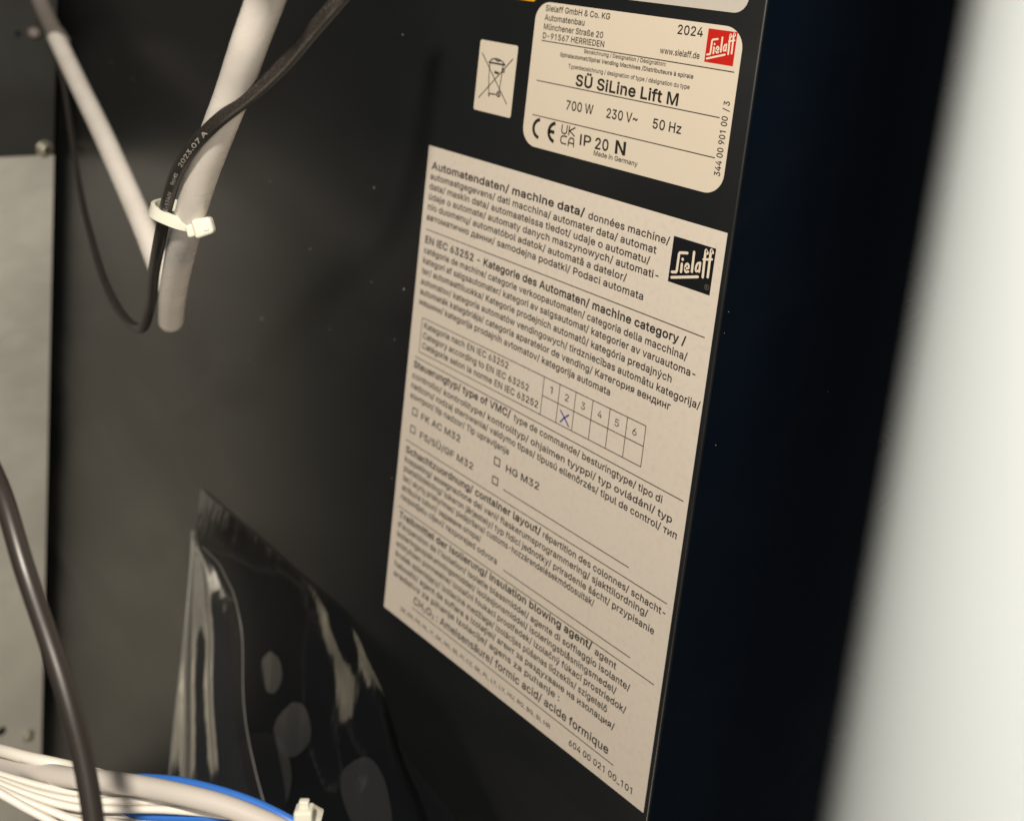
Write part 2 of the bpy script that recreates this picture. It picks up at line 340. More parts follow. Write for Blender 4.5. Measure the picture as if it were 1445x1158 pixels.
'd':(212,(98,-4,75,-1,56,8,40,23,27,42,20,66,17,94,20,122,27,146,40,166,56,180,75,189,98,192,114,191,126,186,136,180,144,173,149,166,153,160,155,160,155,254,186,254,186,0,156,0,156,29,153,29,149,23,143,16,136,8,126,2,114,-3),(102,23,118,26,132,32,142,43,150,58,154,75,156,95,154,114,150,131,142,145,132,156,118,163,102,165,86,163,72,156,62,145,54,131,50,114,48,95,50,75,54,58,62,44,73,33,86,26)),
'e':(202,(106,-4,80,-1,58,8,41,23,28,42,20,66,17,93,20,121,28,145,40,165,58,180,78,189,103,192,118,191,133,187,147,180,160,170,170,157,179,141,184,121,186,97,186,85,49,85,50,69,55,53,64,40,76,31,90,25,106,23,117,24,127,26,135,31,143,36,149,44,153,53,182,45,177,32,168,20,156,10,141,2,125,-3),(154,110,153,119,149,134,141,147,131,157,118,163,103,165,87,163,73,157,62,147,54,135,50,121,49,110)),
'f':(127,(114,190,114,164,3,164,3,190),(40,0,40,216,42,231,48,243,57,252,68,259,80,264,94,265,103,265,111,263,117,262,121,260,114,234,111,235,107,236,103,237,97,237,85,235,77,230,72,221,71,209,71,0)),
'g':(212,(103,-75,84,-74,67,-70,53,-63,41,-55,32,-45,25,-35,51,-20,55,-26,61,-33,68,-39,77,-44,89,-48,103,-49,124,-46,141,-38,152,-23,156,-3,156,34,153,34,149,28,143,21,136,14,126,8,114,4,97,2,76,5,56,13,40,27,28,45,20,68,17,96,20,123,27,147,40,166,56,180,76,189,98,192,114,191,127,186,137,180,144,173,150,166,154,159,157,159,157,190,186,190,186,-4,183,-27,175,-45,162,-59,145,-68,125,-73),(102,30,118,32,132,38,142,47,150,61,155,77,156,96,155,115,150,132,142,146,132,156,119,163,102,165,86,163,73,156,62,145,54,131,50,115,48,96,50,78,54,61,62,48,73,38,86,32)),
'h':(205,(57,113,57,0,26,0,26,254,57,254,57,144,51,144,62,166,76,181,94,189,114,192,132,190,148,184,161,174,170,160,177,142,179,120,179,0,148,0,148,118,145,137,136,152,123,161,105,165,92,163,80,159,71,151,63,141,58,129)),
'i':(83,(26,0,26,190,57,190,57,0),(42,221,34,223,27,227,22,234,21,242,22,249,27,256,34,260,42,262,50,260,57,256,62,249,63,242,62,234,57,227,50,223)),
'j':(83,(26,190,57,190,57,-15,55,-31,51,-45,43,-56,32,-65,19,-70,2,-71,-5,-71,-5,-43,1,-43,12,-42,20,-36,25,-27,26,-15),(42,221,34,223,27,227,22,234,20,242,22,249,27,256,34,260,42,262,50,260,57,256,61,249,63,242,61,234,57,227,50,223)),
'k':(190,(55,68,55,106,60,106,142,190,180,190,92,100,89,100),(26,0,26,254,57,254,57,0),(147,0,74,93,96,114,186,0)),
'l':(94,(70,-1,50,2,37,10,29,24,26,42,26,254,57,254,57,49,58,38,60,31,65,27,73,26,77,26,80,26,83,27,85,27,90,1,86,0,81,0,75,-1)),
'm':(305,(26,0,26,190,56,190,56,148,54,148,59,162,66,173,75,182,86,188,98,192,110,193,129,190,144,180,154,166,160,147,156,147,161,160,169,172,178,181,190,187,204,192,218,193,234,191,249,186,261,177,270,164,276,148,278,128,278,0,248,0,248,127,245,145,236,156,224,163,209,165,197,164,187,160,179,153,173,145,169,135,168,124,168,0,137,0,137,130,134,144,126,156,115,163,100,165,89,164,79,160,70,154,63,145,58,133,57,119,57,0)),
'n':(205,(57,113,57,0,26,0,26,190,56,190,56,144,51,144,62,166,76,181,94,189,114,192,132,190,147,184,160,174,170,160,176,142,179,120,179,0,148,0,148,118,145,137,136,152,123,161,105,165,92,163,80,159,71,151,63,141,58,129)),
'o':(207,(104,-4,79,-1,58,8,41,23,28,43,20,66,17,94,20,122,28,146,41,165,58,180,79,189,104,192,128,189,149,180,167,165,180,146,188,122,191,94,188,66,180,43,167,23,149,8,128,-1),(104,23,121,26,135,33,146,44,154,59,158,75,160,94,158,112,154,129,146,144,135,155,121,162,104,165,86,162,73,155,62,144,54,129,50,112,48,94,50,75,54,59,62,44,73,33,86,26)),
'p':(212,(26,-71,26,190,56,190,56,160,59,160,63,166,69,173,76,180,86,186,98,191,115,192,137,189,156,180,173,166,185,146,193,122,195,94,193,66,185,42,173,23,157,8,137,-1,115,-4,99,-3,86,2,76,8,69,16,63,23,59,29,57,29,57,-71),(110,23,126,26,140,33,150,44,158,58,163,75,164,95,163,114,158,131,150,145,140,156,126,163,110,165,94,163,81,156,70,145,62,131,58,114,56,95,58,75,63,58,70,43,81,32,94,26)),
'q':(212,(186,-71,155,-71,155,29,153,29,149,23,143,16,136,8,126,2,114,-3,98,-4,75,-1,56,8,40,23,27,42,20,66,17,94,20,122,27,146,40,166,56,180,75,189,98,192,114,191,126,186,136,180,144,173,149,166,153,160,156,160,156,190,186,190),(102,23,118,26,132,32,142,43,150,58,154,75,156,95,154,114,150,131,142,145,132,156,118,163,102,165,86,163,72,156,62,145,54,131,50,114,48,95,50,75,54,58,62,44,73,33,86,26)),
'r':(129,(26,0,26,190,56,190,56,160,58,160,65,173,76,184,90,190,107,192,110,192,115,192,122,192,122,161,119,162,115,162,109,163,103,163,91,161,80,157,70,151,63,142,58,131,57,118,57,0)),
's':(182,(91,-4,72,-3,56,2,42,9,31,19,23,32,18,47,47,53,53,40,62,30,75,25,91,23,108,25,122,31,131,40,134,51,132,60,127,68,118,74,106,78,75,85,52,93,36,104,27,119,23,137,26,152,33,166,43,177,58,185,74,190,94,192,112,191,127,186,140,179,149,170,157,158,162,145,134,139,129,149,121,158,110,164,94,166,78,164,65,158,57,150,54,139,56,129,62,122,72,116,86,111,115,105,137,97,153,86,162,71,166,53,163,37,156,24,145,12,130,3,112,-2)),
't':(114,(102,190,102,164,3,164,3,190),(32,236,63,236,63,49,64,38,68,31,75,26,85,25,88,25,93,26,97,26,101,27,107,1,102,0,96,-1,90,-2,84,-2,62,1,46,11,36,26,32,46)),
'u':(205,(91,-3,73,-1,57,5,44,15,35,29,28,47,26,69,26,190,57,190,57,72,60,52,68,37,82,28,100,25,113,27,125,31,134,38,142,48,146,61,148,76,148,190,179,190,179,0,149,0,149,46,154,46,143,23,129,8,111,0)),
'v':(194,(81,0,9,190,42,190,97,30,152,190,186,190,113,0)),
'w':(283,(69,0,11,190,44,190,85,34,126,190,158,190,198,34,240,190,272,190,215,0,184,0,142,150,99,0)),
'x':(189,(10,0,86,109,86,86,14,190,50,190,74,153,82,139,90,127,97,115,104,103,88,103,95,115,101,127,108,139,117,153,141,190,176,190,104,84,104,107,179,0,143,0,115,43,107,56,100,68,93,80,86,91,102,91,95,80,89,68,82,56,74,43,46,0)),
'y':(194,(24,-69,31,-43,36,-44,44,-45,52,-44,59,-42,65,-37,71,-29,75,-18,81,-1,9,190,42,190,97,30,153,190,186,190,102,-29,96,-43,88,-54,80,-62,70,-68,58,-71,46,-73,39,-72,32,-72,27,-70)),
'z':(190,(21,0,21,23,127,160,127,161,24,161,24,190,166,190,166,165,63,30,63,28,169,28,169,0)),
'~':(226,(26,75,28,94,33,109,41,120,51,127,63,132,76,133,88,132,99,128,110,121,123,110,131,104,137,99,143,97,149,96,159,98,166,104,171,113,172,126,200,126,199,107,193,93,185,81,175,74,163,70,151,68,138,70,127,74,116,81,103,91,95,98,89,102,83,104,77,105,68,103,60,98,56,89,54,75)),
'Ü':(258,(129,-4,101,-1,77,8,57,22,42,40,33,62,30,87,30,254,62,254,62,89,64,72,70,57,80,44,94,34,110,28,129,26,149,28,165,34,179,44,188,57,194,72,196,89,196,254,229,254,229,87,226,62,216,40,201,22,182,8,157,-1),(165,286,158,288,151,292,147,299,145,306,147,314,151,321,158,325,165,326,173,325,180,321,184,314,186,306,184,299,180,292,173,288),(94,286,86,288,79,292,75,299,73,306,75,314,79,321,86,325,94,326,101,325,108,321,112,314,114,306,112,299,108,292,101,288)),
'ß':(221,(61,181,61,0,30,0,30,181,35,215,50,239,71,253,98,258,114,256,130,251,144,243,156,231,163,216,166,197,165,185,162,175,159,168,154,161,150,155,146,149,144,143,143,136,144,128,149,121,155,114,163,108,172,101,181,94,189,86,196,76,200,64,202,50,200,34,193,21,183,10,170,3,154,-2,135,-3,118,-2,104,1,91,5,82,10,94,37,100,33,109,29,119,26,133,25,149,27,161,32,168,41,171,52,169,61,165,69,158,77,150,83,141,90,132,97,124,105,117,113,113,124,111,136,112,146,115,153,119,159,124,165,128,170,132,177,135,184,136,194,133,210,125,221,113,227,98,229,82,227,71,218,63,203)),
'à':(194,(80,-4,63,-3,47,2,34,11,24,22,17,37,15,54,17,69,22,80,29,90,39,97,50,102,63,105,76,108,89,110,105,112,117,113,126,115,133,117,136,121,138,127,138,128,137,139,133,148,128,156,120,161,110,164,98,165,85,164,75,161,66,156,59,150,54,144,50,137,20,146,29,161,39,173,52,182,66,188,82,191,97,192,108,192,119,190,131,186,143,180,153,172,161,160,167,145,168,126,168,0,138,0,138,26,136,26,132,19,126,12,118,6,108,1,95,-3),(85,23,101,24,114,29,124,37,132,47,136,57,138,69,138,95,135,93,130,91,123,89,116,88,108,87,100,86,88,84,77,82,67,79,58,75,52,70,47,62,46,52,47,43,51,36,57,30,65,26,74,24),(83,214,50,265,84,265,108,214)),
'á':(194,(80,-4,63,-3,47,2,34,11,24,22,17,37,15,54,17,69,22,80,29,90,39,97,50,102,63,105,76,108,89,110,105,112,117,113,126,115,133,117,136,121,138,127,138,128,137,139,133,148,128,156,120,161,110,164,98,165,85,164,75,161,66,156,59,150,54,144,50,137,20,146,29,161,39,173,52,182,66,188,82,191,97,192,108,192,119,190,131,186,143,180,153,172,161,160,167,145,168,126,168,0,138,0,138,26,136,26,132,19,126,12,118,6,108,1,95,-3),(85,23,101,24,114,29,124,37,132,47,136,57,138,69,138,95,135,93,130,91,123,89,116,88,108,87,100,86,88,84,77,82,67,79,58,75,52,70,47,62,46,52,47,43,51,36,57,30,65,26,74,24),(81,214,105,265,139,265,106,214)),
'ä':(194,(80,-4,63,-3,47,2,34,11,24,22,17,37,15,54,17,69,22,80,29,90,39,97,50,102,63,105,76,108,89,110,105,112,117,113,126,115,133,117,136,121,138,127,138,128,137,139,133,148,128,156,120,161,110,164,98,165,85,164,75,161,66,156,59,150,54,144,50,137,20,146,29,161,39,173,52,182,66,188,82,191,97,192,108,192,119,190,131,186,143,180,153,172,161,160,167,145,168,126,168,0,138,0,138,26,136,26,132,19,126,12,118,6,108,1,95,-3),(85,23,101,24,114,29,124,37,132,47,136,57,138,69,138,95,135,93,130,91,123,89,116,88,108,87,100,86,88,84,77,82,67,79,58,75,52,70,47,62,46,52,47,43,51,36,57,30,65,26,74,24),(131,221,123,223,116,227,112,234,110,242,112,249,116,256,123,260,131,262,138,260,145,256,149,249,151,242,149,234,145,227,138,223),(59,221,51,223,44,227,40,234,38,242,40,249,44,256,51,260,59,262,66,260,73,256,77,249,79,242,77,234,73,227,66,223)),
'å':(194,(80,-4,63,-3,47,2,34,11,24,22,17,37,15,54,17,69,22,80,29,90,39,97,50,102,63,105,76,108,89,110,105,112,117,113,126,115,133,117,136,121,138,127,138,128,137,139,133,148,128,156,120,161,110,164,98,165,85,164,75,161,66,156,59,150,54,144,50,137,20,146,29,161,39,173,52,182,66,188,82,191,97,192,108,192,119,190,131,186,143,180,153,172,161,160,167,145,168,126,168,0,138,0,138,26,136,26,132,19,126,12,118,6,108,1,95,-3),(85,23,101,24,114,29,124,37,132,47,136,57,138,69,138,95,135,93,130,91,123,89,116,88,108,87,100,86,88,84,77,82,67,79,58,75,52,70,47,62,46,52,47,43,51,36,57,30,65,26,74,24),(95,202,83,204,72,208,63,215,56,223,52,234,50,245,52,256,56,266,63,275,72,281,83,286,95,287,106,286,117,281,126,275,133,266,138,256,139,245,138,234,133,223,126,215,117,208,106,204),(95,224,103,225,110,230,114,237,116,245,114,253,110,260,103,264,95,266,87,264,80,260,75,253,74,245,75,237,80,230,87,225)),
'é':(202,(106,-4,80,-1,58,8,41,23,28,42,20,66,17,93,20,121,28,145,40,165,58,180,78,189,103,192,118,191,133,187,147,180,160,170,170,157,179,141,184,121,186,97,186,85,49,85,50,69,55,53,64,40,76,31,90,25,106,23,117,24,127,26,135,31,143,36,149,44,153,53,182,45,177,32,168,20,156,10,141,2,125,-3),(154,110,153,119,149,134,141,147,131,157,118,163,103,165,87,163,73,157,62,147,54,135,50,121,49,110),(88,214,112,265,146,265,114,214)),
'í':(83,(26,0,26,190,57,190,57,0),(28,214,52,265,86,265,53,214)),
'ó':(207,(104,-4,79,-1,58,8,41,23,28,43,20,66,17,94,20,122,28,146,41,165,58,180,79,189,104,192,128,189,149,180,167,165,180,146,188,122,191,94,188,66,180,43,167,23,149,8,128,-1),(104,23,121,26,135,33,146,44,154,59,158,75,160,94,158,112,154,129,146,144,135,155,121,162,104,165,86,162,73,155,62,144,54,129,50,112,48,94,50,75,54,59,62,44,73,33,86,26),(90,214,114,265,148,265,115,214)),
'ú':(205,(91,-3,73,-1,57,5,44,15,35,29,28,47,26,69,26,190,57,190,57,72,60,52,68,37,82,28,100,25,113,27,125,31,134,38,142,48,146,61,148,76,148,190,179,190,179,0,149,0,149,46,154,46,143,23,129,8,111,0),(89,214,113,265,147,265,114,214)),
'ü':(205,(91,-3,73,-1,57,5,44,15,35,29,28,47,26,69,26,190,57,190,57,72,60,52,68,37,82,28,100,25,113,27,125,31,134,38,142,48,146,61,148,76,148,190,179,190,179,0,149,0,149,46,154,46,143,23,129,8,111,0),(138,221,131,223,124,227,120,234,118,242,120,249,124,256,131,260,138,262,146,260,153,256,157,249,159,242,157,234,153,227,146,223),(67,221,59,223,52,227,48,234,46,242,48,249,52,256,59,260,67,262,74,260,81,256,85,249,87,242,85,234,81,227,74,223)),
'ý':(194,(24,-69,31,-43,36,-44,44,-45,52,-44,59,-42,65,-37,71,-29,75,-18,81,-1,9,190,42,190,97,30,153,190,186,190,102,-29,96,-43,88,-54,80,-62,70,-68,58,-71,46,-73,39,-72,32,-72,27,-70),(84,214,108,265,142,265,109,214)),
'ā':(194,(80,-4,63,-3,47,2,34,11,24,22,17,37,15,54,17,69,22,80,29,90,39,97,50,102,63,105,76,108,89,110,105,112,117,113,126,115,133,117,136,121,138,127,138,128,137,139,133,148,128,156,120,161,110,164,98,165,85,164,75,161,66,156,59,150,54,144,50,137,20,146,29,161,39,173,52,182,66,188,82,191,97,192,108,192,119,190,131,186,143,180,153,172,161,160,167,145,168,126,168,0,138,0,138,26,136,26,132,19,126,12,118,6,108,1,95,-3),(85,23,101,24,114,29,124,37,132,47,136,57,138,69,138,95,135,93,130,91,123,89,116,88,108,87,100,86,88,84,77,82,67,79,58,75,52,70,47,62,46,52,47,43,51,36,57,30,65,26,74,24),(142,253,142,229,47,229,47,253)),
'ă':(194,(80,-4,63,-3,47,2,34,11,24,22,17,37,15,54,17,69,22,80,29,90,39,97,50,102,63,105,76,108,89,110,105,112,117,113,126,115,133,117,136,121,138,127,138,128,137,139,133,148,128,156,120,161,110,164,98,165,85,164,75,161,66,156,59,150,54,144,50,137,20,146,29,161,39,173,52,182,66,188,82,191,97,192,108,192,119,190,131,186,143,180,153,172,161,160,167,145,168,126,168,0,138,0,138,26,136,26,132,19,126,12,118,6,108,1,95,-3),(85,23,101,24,114,29,124,37,132,47,136,57,138,69,138,95,135,93,130,91,123,89,116,88,108,87,100,86,88,84,77,82,67,79,58,75,52,70,47,62,46,52,47,43,51,36,57,30,65,26,74,24),(95,216,81,218,70,223,60,230,52,240,47,252,45,265,68,265,69,254,75,246,84,240,95,238,105,240,114,246,120,254,122,265,144,265,142,252,138,240,130,231,120,223,108,218)),
'ą':(194,(80,-4,63,-3,47,2,34,11,24,22,17,37,15,54,17,69,22,80,29,90,39,97,50,102,63,105,76,108,89,110,105,112,117,113,126,115,133,117,136,121,138,127,138,128,137,139,133,148,128,156,120,161,110,164,98,165,85,164,75,161,66,156,59,150,54,144,50,137,20,146,29,161,39,173,52,182,66,188,82,191,97,192,108,192,119,190,131,186,143,180,153,172,161,160,167,145,168,126,168,0,138,0,138,26,136,26,132,19,126,12,118,6,108,1,95,-3),(85,23,101,24,114,29,124,37,132,47,136,57,138,69,138,95,135,93,130,91,123,89,116,88,108,87,100,86,88,84,77,82,67,79,58,75,52,70,47,62,46,52,47,43,51,36,57,30,65,26,74,24),(149,-73,134,-70,121,-64,112,-54,109,-40,111,-28,117,-17,126,-7,138,3,168,0,157,-8,148,-16,142,-24,140,-34,141,-39,143,-43,148,-46,154,-47,159,-47,163,-46,166,-44,170,-43,178,-65,173,-68,166,-70,158,-72)),
'č':(198,(104,-4,79,-1,58,8,41,23,28,43,20,66,17,94,20,122,28,146,41,165,58,180,79,189,104,192,117,191,130,189,142,184,153,178,162,170,170,161,176,150,181,138,151,131,149,138,145,145,141,150,135,155,128,159,121,162,113,164,104,165,86,162,73,155,62,144,54,129,50,112,48,94,50,75,54,59,62,44,73,33,86,26,104,23,113,24,121,26,129,29,135,33,141,38,146,44,149,51,152,59,181,51,177,39,171,28,163,19,153,11,142,4,130,0,117,-3),(79,265,104,235,128,265,158,265,158,263,118,218,89,218,49,263,49,265)),
'ė':(202,(106,-4,80,-1,58,8,41,23,28,42,20,66,17,93,20,121,28,145,40,165,58,180,78,189,103,192,118,191,133,187,147,180,160,170,170,157,179,141,184,121,186,97,186,85,49,85,50,69,55,53,64,40,76,31,90,25,106,23,117,24,127,26,135,31,143,36,149,44,153,53,182,45,177,32,168,20,156,10,141,2,125,-3),(154,110,153,119,149,134,141,147,131,157,118,163,103,165,87,163,73,157,62,147,54,135,50,121,49,110),(102,221,94,223,87,227,82,234,81,242,82,249,87,256,94,260,102,262,110,260,117,256,122,249,123,242,122,234,117,227,110,223)),
'ī':(83,(26,0,26,190,57,190,57,0),(89,253,89,229,-5,229,-5,253)),
'ķ':(190,(55,68,55,106,60,106,142,190,180,190,92,100,89,100),(26,0,26,254,57,254,57,0),(147,0,74,93,96,114,186,0),(69,-84,82,-20,114,-20,92,-84)),
'ő':(207,(104,-4,79,-1,58,8,41,23,28,43,20,66,17,94,20,122,28,146,41,165,58,180,79,189,104,192,128,189,149,180,167,165,180,146,188,122,191,94,188,66,180,43,167,23,149,8,128,-1),(104,23,121,26,135,33,146,44,154,59,158,75,160,94,158,112,154,129,146,144,135,155,121,162,104,165,86,162,73,155,62,144,54,129,50,112,48,94,50,75,54,59,62,44,73,33,86,26),(75,214,50,214,70,265,104,265),(130,214,105,214,134,265,168,265)),
'ř':(129,(26,0,26,190,56,190,56,160,58,160,65,173,76,184,90,190,107,192,110,192,115,192,122,192,122,161,119,162,115,162,109,163,103,163,91,161,80,157,70,151,63,142,58,131,57,118,57,0),(47,265,72,235,96,265,126,265,126,263,86,218,57,218,17,263,17,265)),
'ś':(182,(91,-4,72,-3,56,2,42,9,31,19,23,32,18,47,47,53,53,40,62,30,75,25,91,23,108,25,122,31,131,40,134,51,132,60,127,68,118,74,106,78,75,85,52,93,36,104,27,119,23,137,26,152,33,166,43,177,58,185,74,190,94,192,112,191,127,186,140,179,149,170,157,158,162,145,134,139,129,149,121,158,110,164,94,166,78,164,65,158,57,150,54,139,56,129,62,122,72,116,86,111,115,105,137,97,153,86,162,71,166,53,163,37,156,24,145,12,130,3,112,-2),(80,214,104,265,138,265,105,214)),
'š':(182,(91,-4,72,-3,56,2,42,9,31,19,23,32,18,47,47,53,53,40,62,30,75,25,91,23,108,25,122,31,131,40,134,51,132,60,127,68,118,74,106,78,75,85,52,93,36,104,27,119,23,137,26,152,33,166,43,177,58,185,74,190,94,192,112,191,127,186,140,179,149,170,157,158,162,145,134,139,129,149,121,158,110,164,94,166,78,164,65,158,57,150,54,139,56,129,62,122,72,116,86,111,115,105,137,97,153,86,162,71,166,53,163,37,156,24,145,12,130,3,112,-2),(68,265,93,235,117,265,148,265,148,263,108,218,79,218,38,263,38,265)),
'ū':(205,(91,-3,73,-1,57,5,44,15,35,29,28,47,26,69,26,190,57,190,57,72,60,52,68,37,82,28,100,25,113,27,125,31,134,38,142,48,146,61,148,76,148,190,179,190,179,0,149,0,149,46,154,46,143,23,129,8,111,0),(150,253,150,229,55,229,55,253)),
'ů':(205,(91,-3,73,-1,57,5,44,15,35,29,28,47,26,69,26,190,57,190,57,72,60,52,68,37,82,28,100,25,113,27,125,31,134,38,142,48,146,61,148,76,148,190,179,190,179,0,149,0,149,46,154,46,143,23,129,8,111,0),(102,202,91,204,80,208,71,215,64,223,59,234,58,245,59,256,64,266,71,275,80,281,91,286,102,287,114,286,125,281,134,275,141,266,145,256,147,245,145,234,141,223,134,215,125,208,114,204),(102,224,111,225,118,230,122,237,124,245,122,253,118,260,111,264,102,266,94,264,88,260,83,253,81,245,83,237,88,230,94,225)),
'ų':(205,(91,-3,73,-1,57,5,44,15,35,29,28,47,26,69,26,190,57,190,57,72,60,52,68,37,82,28,100,25,113,27,125,31,134,38,142,48,146,61,148,76,148,190,179,190,179,0,149,0,149,46,154,46,143,23,129,8,111,0),(159,-74,144,-72,131,-66,123,-55,120,-41,122,-29,127,-17,137,-7,150,4,179,0,168,-8,159,-17,152,-25,150,-35,151,-41,154,-45,158,-48,165,-48,169,-48,173,-47,177,-46,180,-44,189,-67,183,-69,176,-72,168,-73)),
'ž':(190,(21,0,21,23,127,160,127,161,24,161,24,190,166,190,166,165,63,30,63,28,169,28,169,0),(69,265,93,235,118,265,148,265,148,263,108,218,79,218,39,263,39,265)),
'ț':(114,(102,190,102,164,3,164,3,190),(32,236,63,236,63,49,64,38,68,31,75,26,85,25,88,25,93,26,97,26,101,27,107,1,102,0,96,-1,90,-2,84,-2,62,1,46,11,36,26,32,46),(35,-84,48,-20,80,-20,58,-84)),
'К':(233,(30,0,30,254,62,254,62,144,98,144,181,254,220,254,125,131,224,0,185,0,99,115,62,115,62,0)),
'а':(194,(80,-4,63,-3,47,2,34,11,24,22,17,37,15,54,17,69,22,80,29,90,39,97,50,102,63,105,76,108,89,110,105,112,117,113,126,115,133,117,136,121,138,127,138,128,137,139,133,148,128,156,120,161,110,164,98,165,85,164,75,161,66,156,59,150,54,144,50,137,20,146,29,161,39,173,52,182,66,188,82,191,97,192,108,192,119,190,131,186,143,180,153,172,161,160,167,145,168,126,168,0,138,0,138,26,136,26,132,19,126,12,118,6,108,1,95,-3),(85,23,101,24,114,29,124,37,132,47,136,57,138,69,138,95,135,93,130,91,123,89,116,88,108,87,100,86,88,84,77,82,67,79,58,75,52,70,47,62,46,52,47,43,51,36,57,30,65,26,74,24)),
'в':(196,(26,0,26,190,104,190,132,186,153,176,167,160,172,139,169,124,162,113,150,105,135,100,146,97,156,92,165,85,173,76,177,65,179,51,177,37,171,25,162,15,150,7,134,2,116,0),(55,28,116,28,129,30,139,35,146,43,148,54,146,67,139,76,129,82,116,84,55,84),(55,110,104,110,120,112,131,117,139,126,141,137,139,147,131,155,120,160,104,162,55,162)),
'г':(152,(145,190,145,161,57,161,57,0,26,0,26,190)),
'д':(213,(6,-55,6,28,22,28,28,34,32,41,36,49,40,58,42,69,45,82,47,97,49,115,55,190,178,190,178,28,207,28,207,-55,177,-55,177,0,37,0,37,-55),(57,28,148,28,148,161,83,161,79,115,75,87,71,63,65,44)),
'е':(202,(106,-4,80,-1,58,8,41,23,28,42,20,66,17,93,20,121,28,145,40,165,58,180,78,189,103,192,118,191,133,187,147,180,160,170,170,157,179,141,184,121,186,97,186,85,49,85,50,69,55,53,64,40,76,31,90,25,106,23,117,24,127,26,135,31,143,36,149,44,153,53,182,45,177,32,168,20,156,10,141,2,125,-3),(154,110,153,119,149,134,141,147,131,157,118,163,103,165,87,163,73,157,62,147,54,135,50,121,49,110)),
'з':(172,(86,-2,67,-1,51,4,36,11,25,21,18,34,16,48,47,48,50,38,59,31,71,25,86,24,101,26,114,32,122,42,124,54,122,67,113,77,99,83,81,86,69,86,69,108,81,108,96,110,108,117,116,126,119,138,117,150,110,159,100,165,86,167,73,165,61,160,52,151,49,140,20,140,22,155,29,167,40,178,53,185,69,190,87,192,104,190,120,185,132,177,141,166,147,153,149,139,146,124,139,112,127,103,113,98,113,97,132,92,145,82,154,69,156,52,154,37,147,24,136,13,122,5,105,0)),
'и':(205,(179,0,148,0,148,137,146,137,55,0,26,0,26,190,57,190,57,52,59,52,150,190,179,190)),
'к':(188,(26,0,26,190,57,190,57,108,76,108,144,190,183,190,107,98,184,0,145,0,83,79,57,79,57,0)),
'л':(200,(3,0,3,28,10,28,18,29,24,31,29,36,33,43,37,53,39,66,41,84,42,105,45,190,174,190,174,0,143,0,143,161,74,161,72,95,69,66,65,42,57,24,47,10,33,3,14,0)),
'м':(268,(26,0,26,190,70,190,134,38,197,190,241,190,241,0,211,0,211,152,147,0,120,0,56,152,56,0)),
'н':(204,(154,111,154,83,50,83,50,111),(57,190,57,0,26,0,26,190),(178,190,178,0,147,0,147,190)),
'о':(207,(104,-4,79,-1,58,8,41,23,28,43,20,66,17,94,20,122,28,146,41,165,58,180,79,189,104,192,128,189,149,180,167,165,180,146,188,122,191,94,188,66,180,43,167,23,149,8,128,-1),(104,23,121,26,135,33,146,44,154,59,158,75,160,94,158,112,154,129,146,144,135,155,121,162,104,165,86,162,73,155,62,144,54,129,50,112,48,94,50,75,54,59,62,44,73,33,86,26)),
'п':(204,(178,190,178,0,147,0,147,161,57,161,57,0,26,0,26,190)),
'р':(212,(26,-71,26,190,56,190,56,160,59,160,63,166,69,173,76,180,86,186,98,191,115,192,137,189,156,180,173,166,185,146,193,122,195,94,193,66,185,42,173,23,157,8,137,-1,115,-4,99,-3,86,2,76,8,69,16,63,23,59,29,57,29,57,-71),(110,23,126,26,140,33,150,44,158,58,163,75,164,95,163,114,158,131,150,145,140,156,126,163,110,165,94,163,81,156,70,145,62,131,58,114,56,95,58,75,63,58,70,43,81,32,94,26)),
'т':(162,(66,0,66,162,3,162,3,190,159,190,159,162,97,162,97,0)),
'у':(194,(24,-69,31,-43,36,-44,44,-45,52,-44,59,-42,65,-37,71,-29,75,-18,81,-1,9,190,42,190,83,78,88,60,93,43,98,27,103,10,92,10,97,27,101,43,106,60,112,78,153,190,186,190,102,-29,96,-43,88,-54,80,-62,70,-68,58,-71,46,-73,39,-72,32,-72,27,-70)),
'х':(189,(10,0,86,109,86,86,14,190,50,190,74,153,82,139,90,127,97,115,104,103,88,103,95,115,101,127,108,139,117,153,141,190,176,190,104,84,104,107,179,0,143,0,115,43,107,56,100,68,93,80,86,91,102,91,95,80,89,68,82,56,74,43,46,0)),
'ц':(207,(26,0,26,190,57,190,57,28,147,28,147,190,178,190,178,0),(172,-55,172,0,159,0,159,28,203,28,202,-55)),
'ч':(200,(99,59,69,64,46,77,31,99,26,129,26,190,57,190,57,129,60,110,69,97,82,90,99,87,116,88,132,91,147,95,162,100,162,71,152,68,142,65,132,63,122,61,111,60),(144,0,144,190,174,190,174,0)),
'ш':(286,(26,190,57,190,57,28,128,28,128,190,158,190,158,28,229,28,229,190,260,190,260,0,26,0)),
'я':(192,(166,0,136,0,136,163,92,163,71,161,57,154,49,144,46,130,49,116,57,105,71,99,92,97,149,97,149,71,90,71,57,75,34,87,20,106,16,130,20,154,34,173,57,185,90,190,166,190),(43,0,8,0,61,86,95,86)),
}
SPACE = 94
_cap = 254 / 500

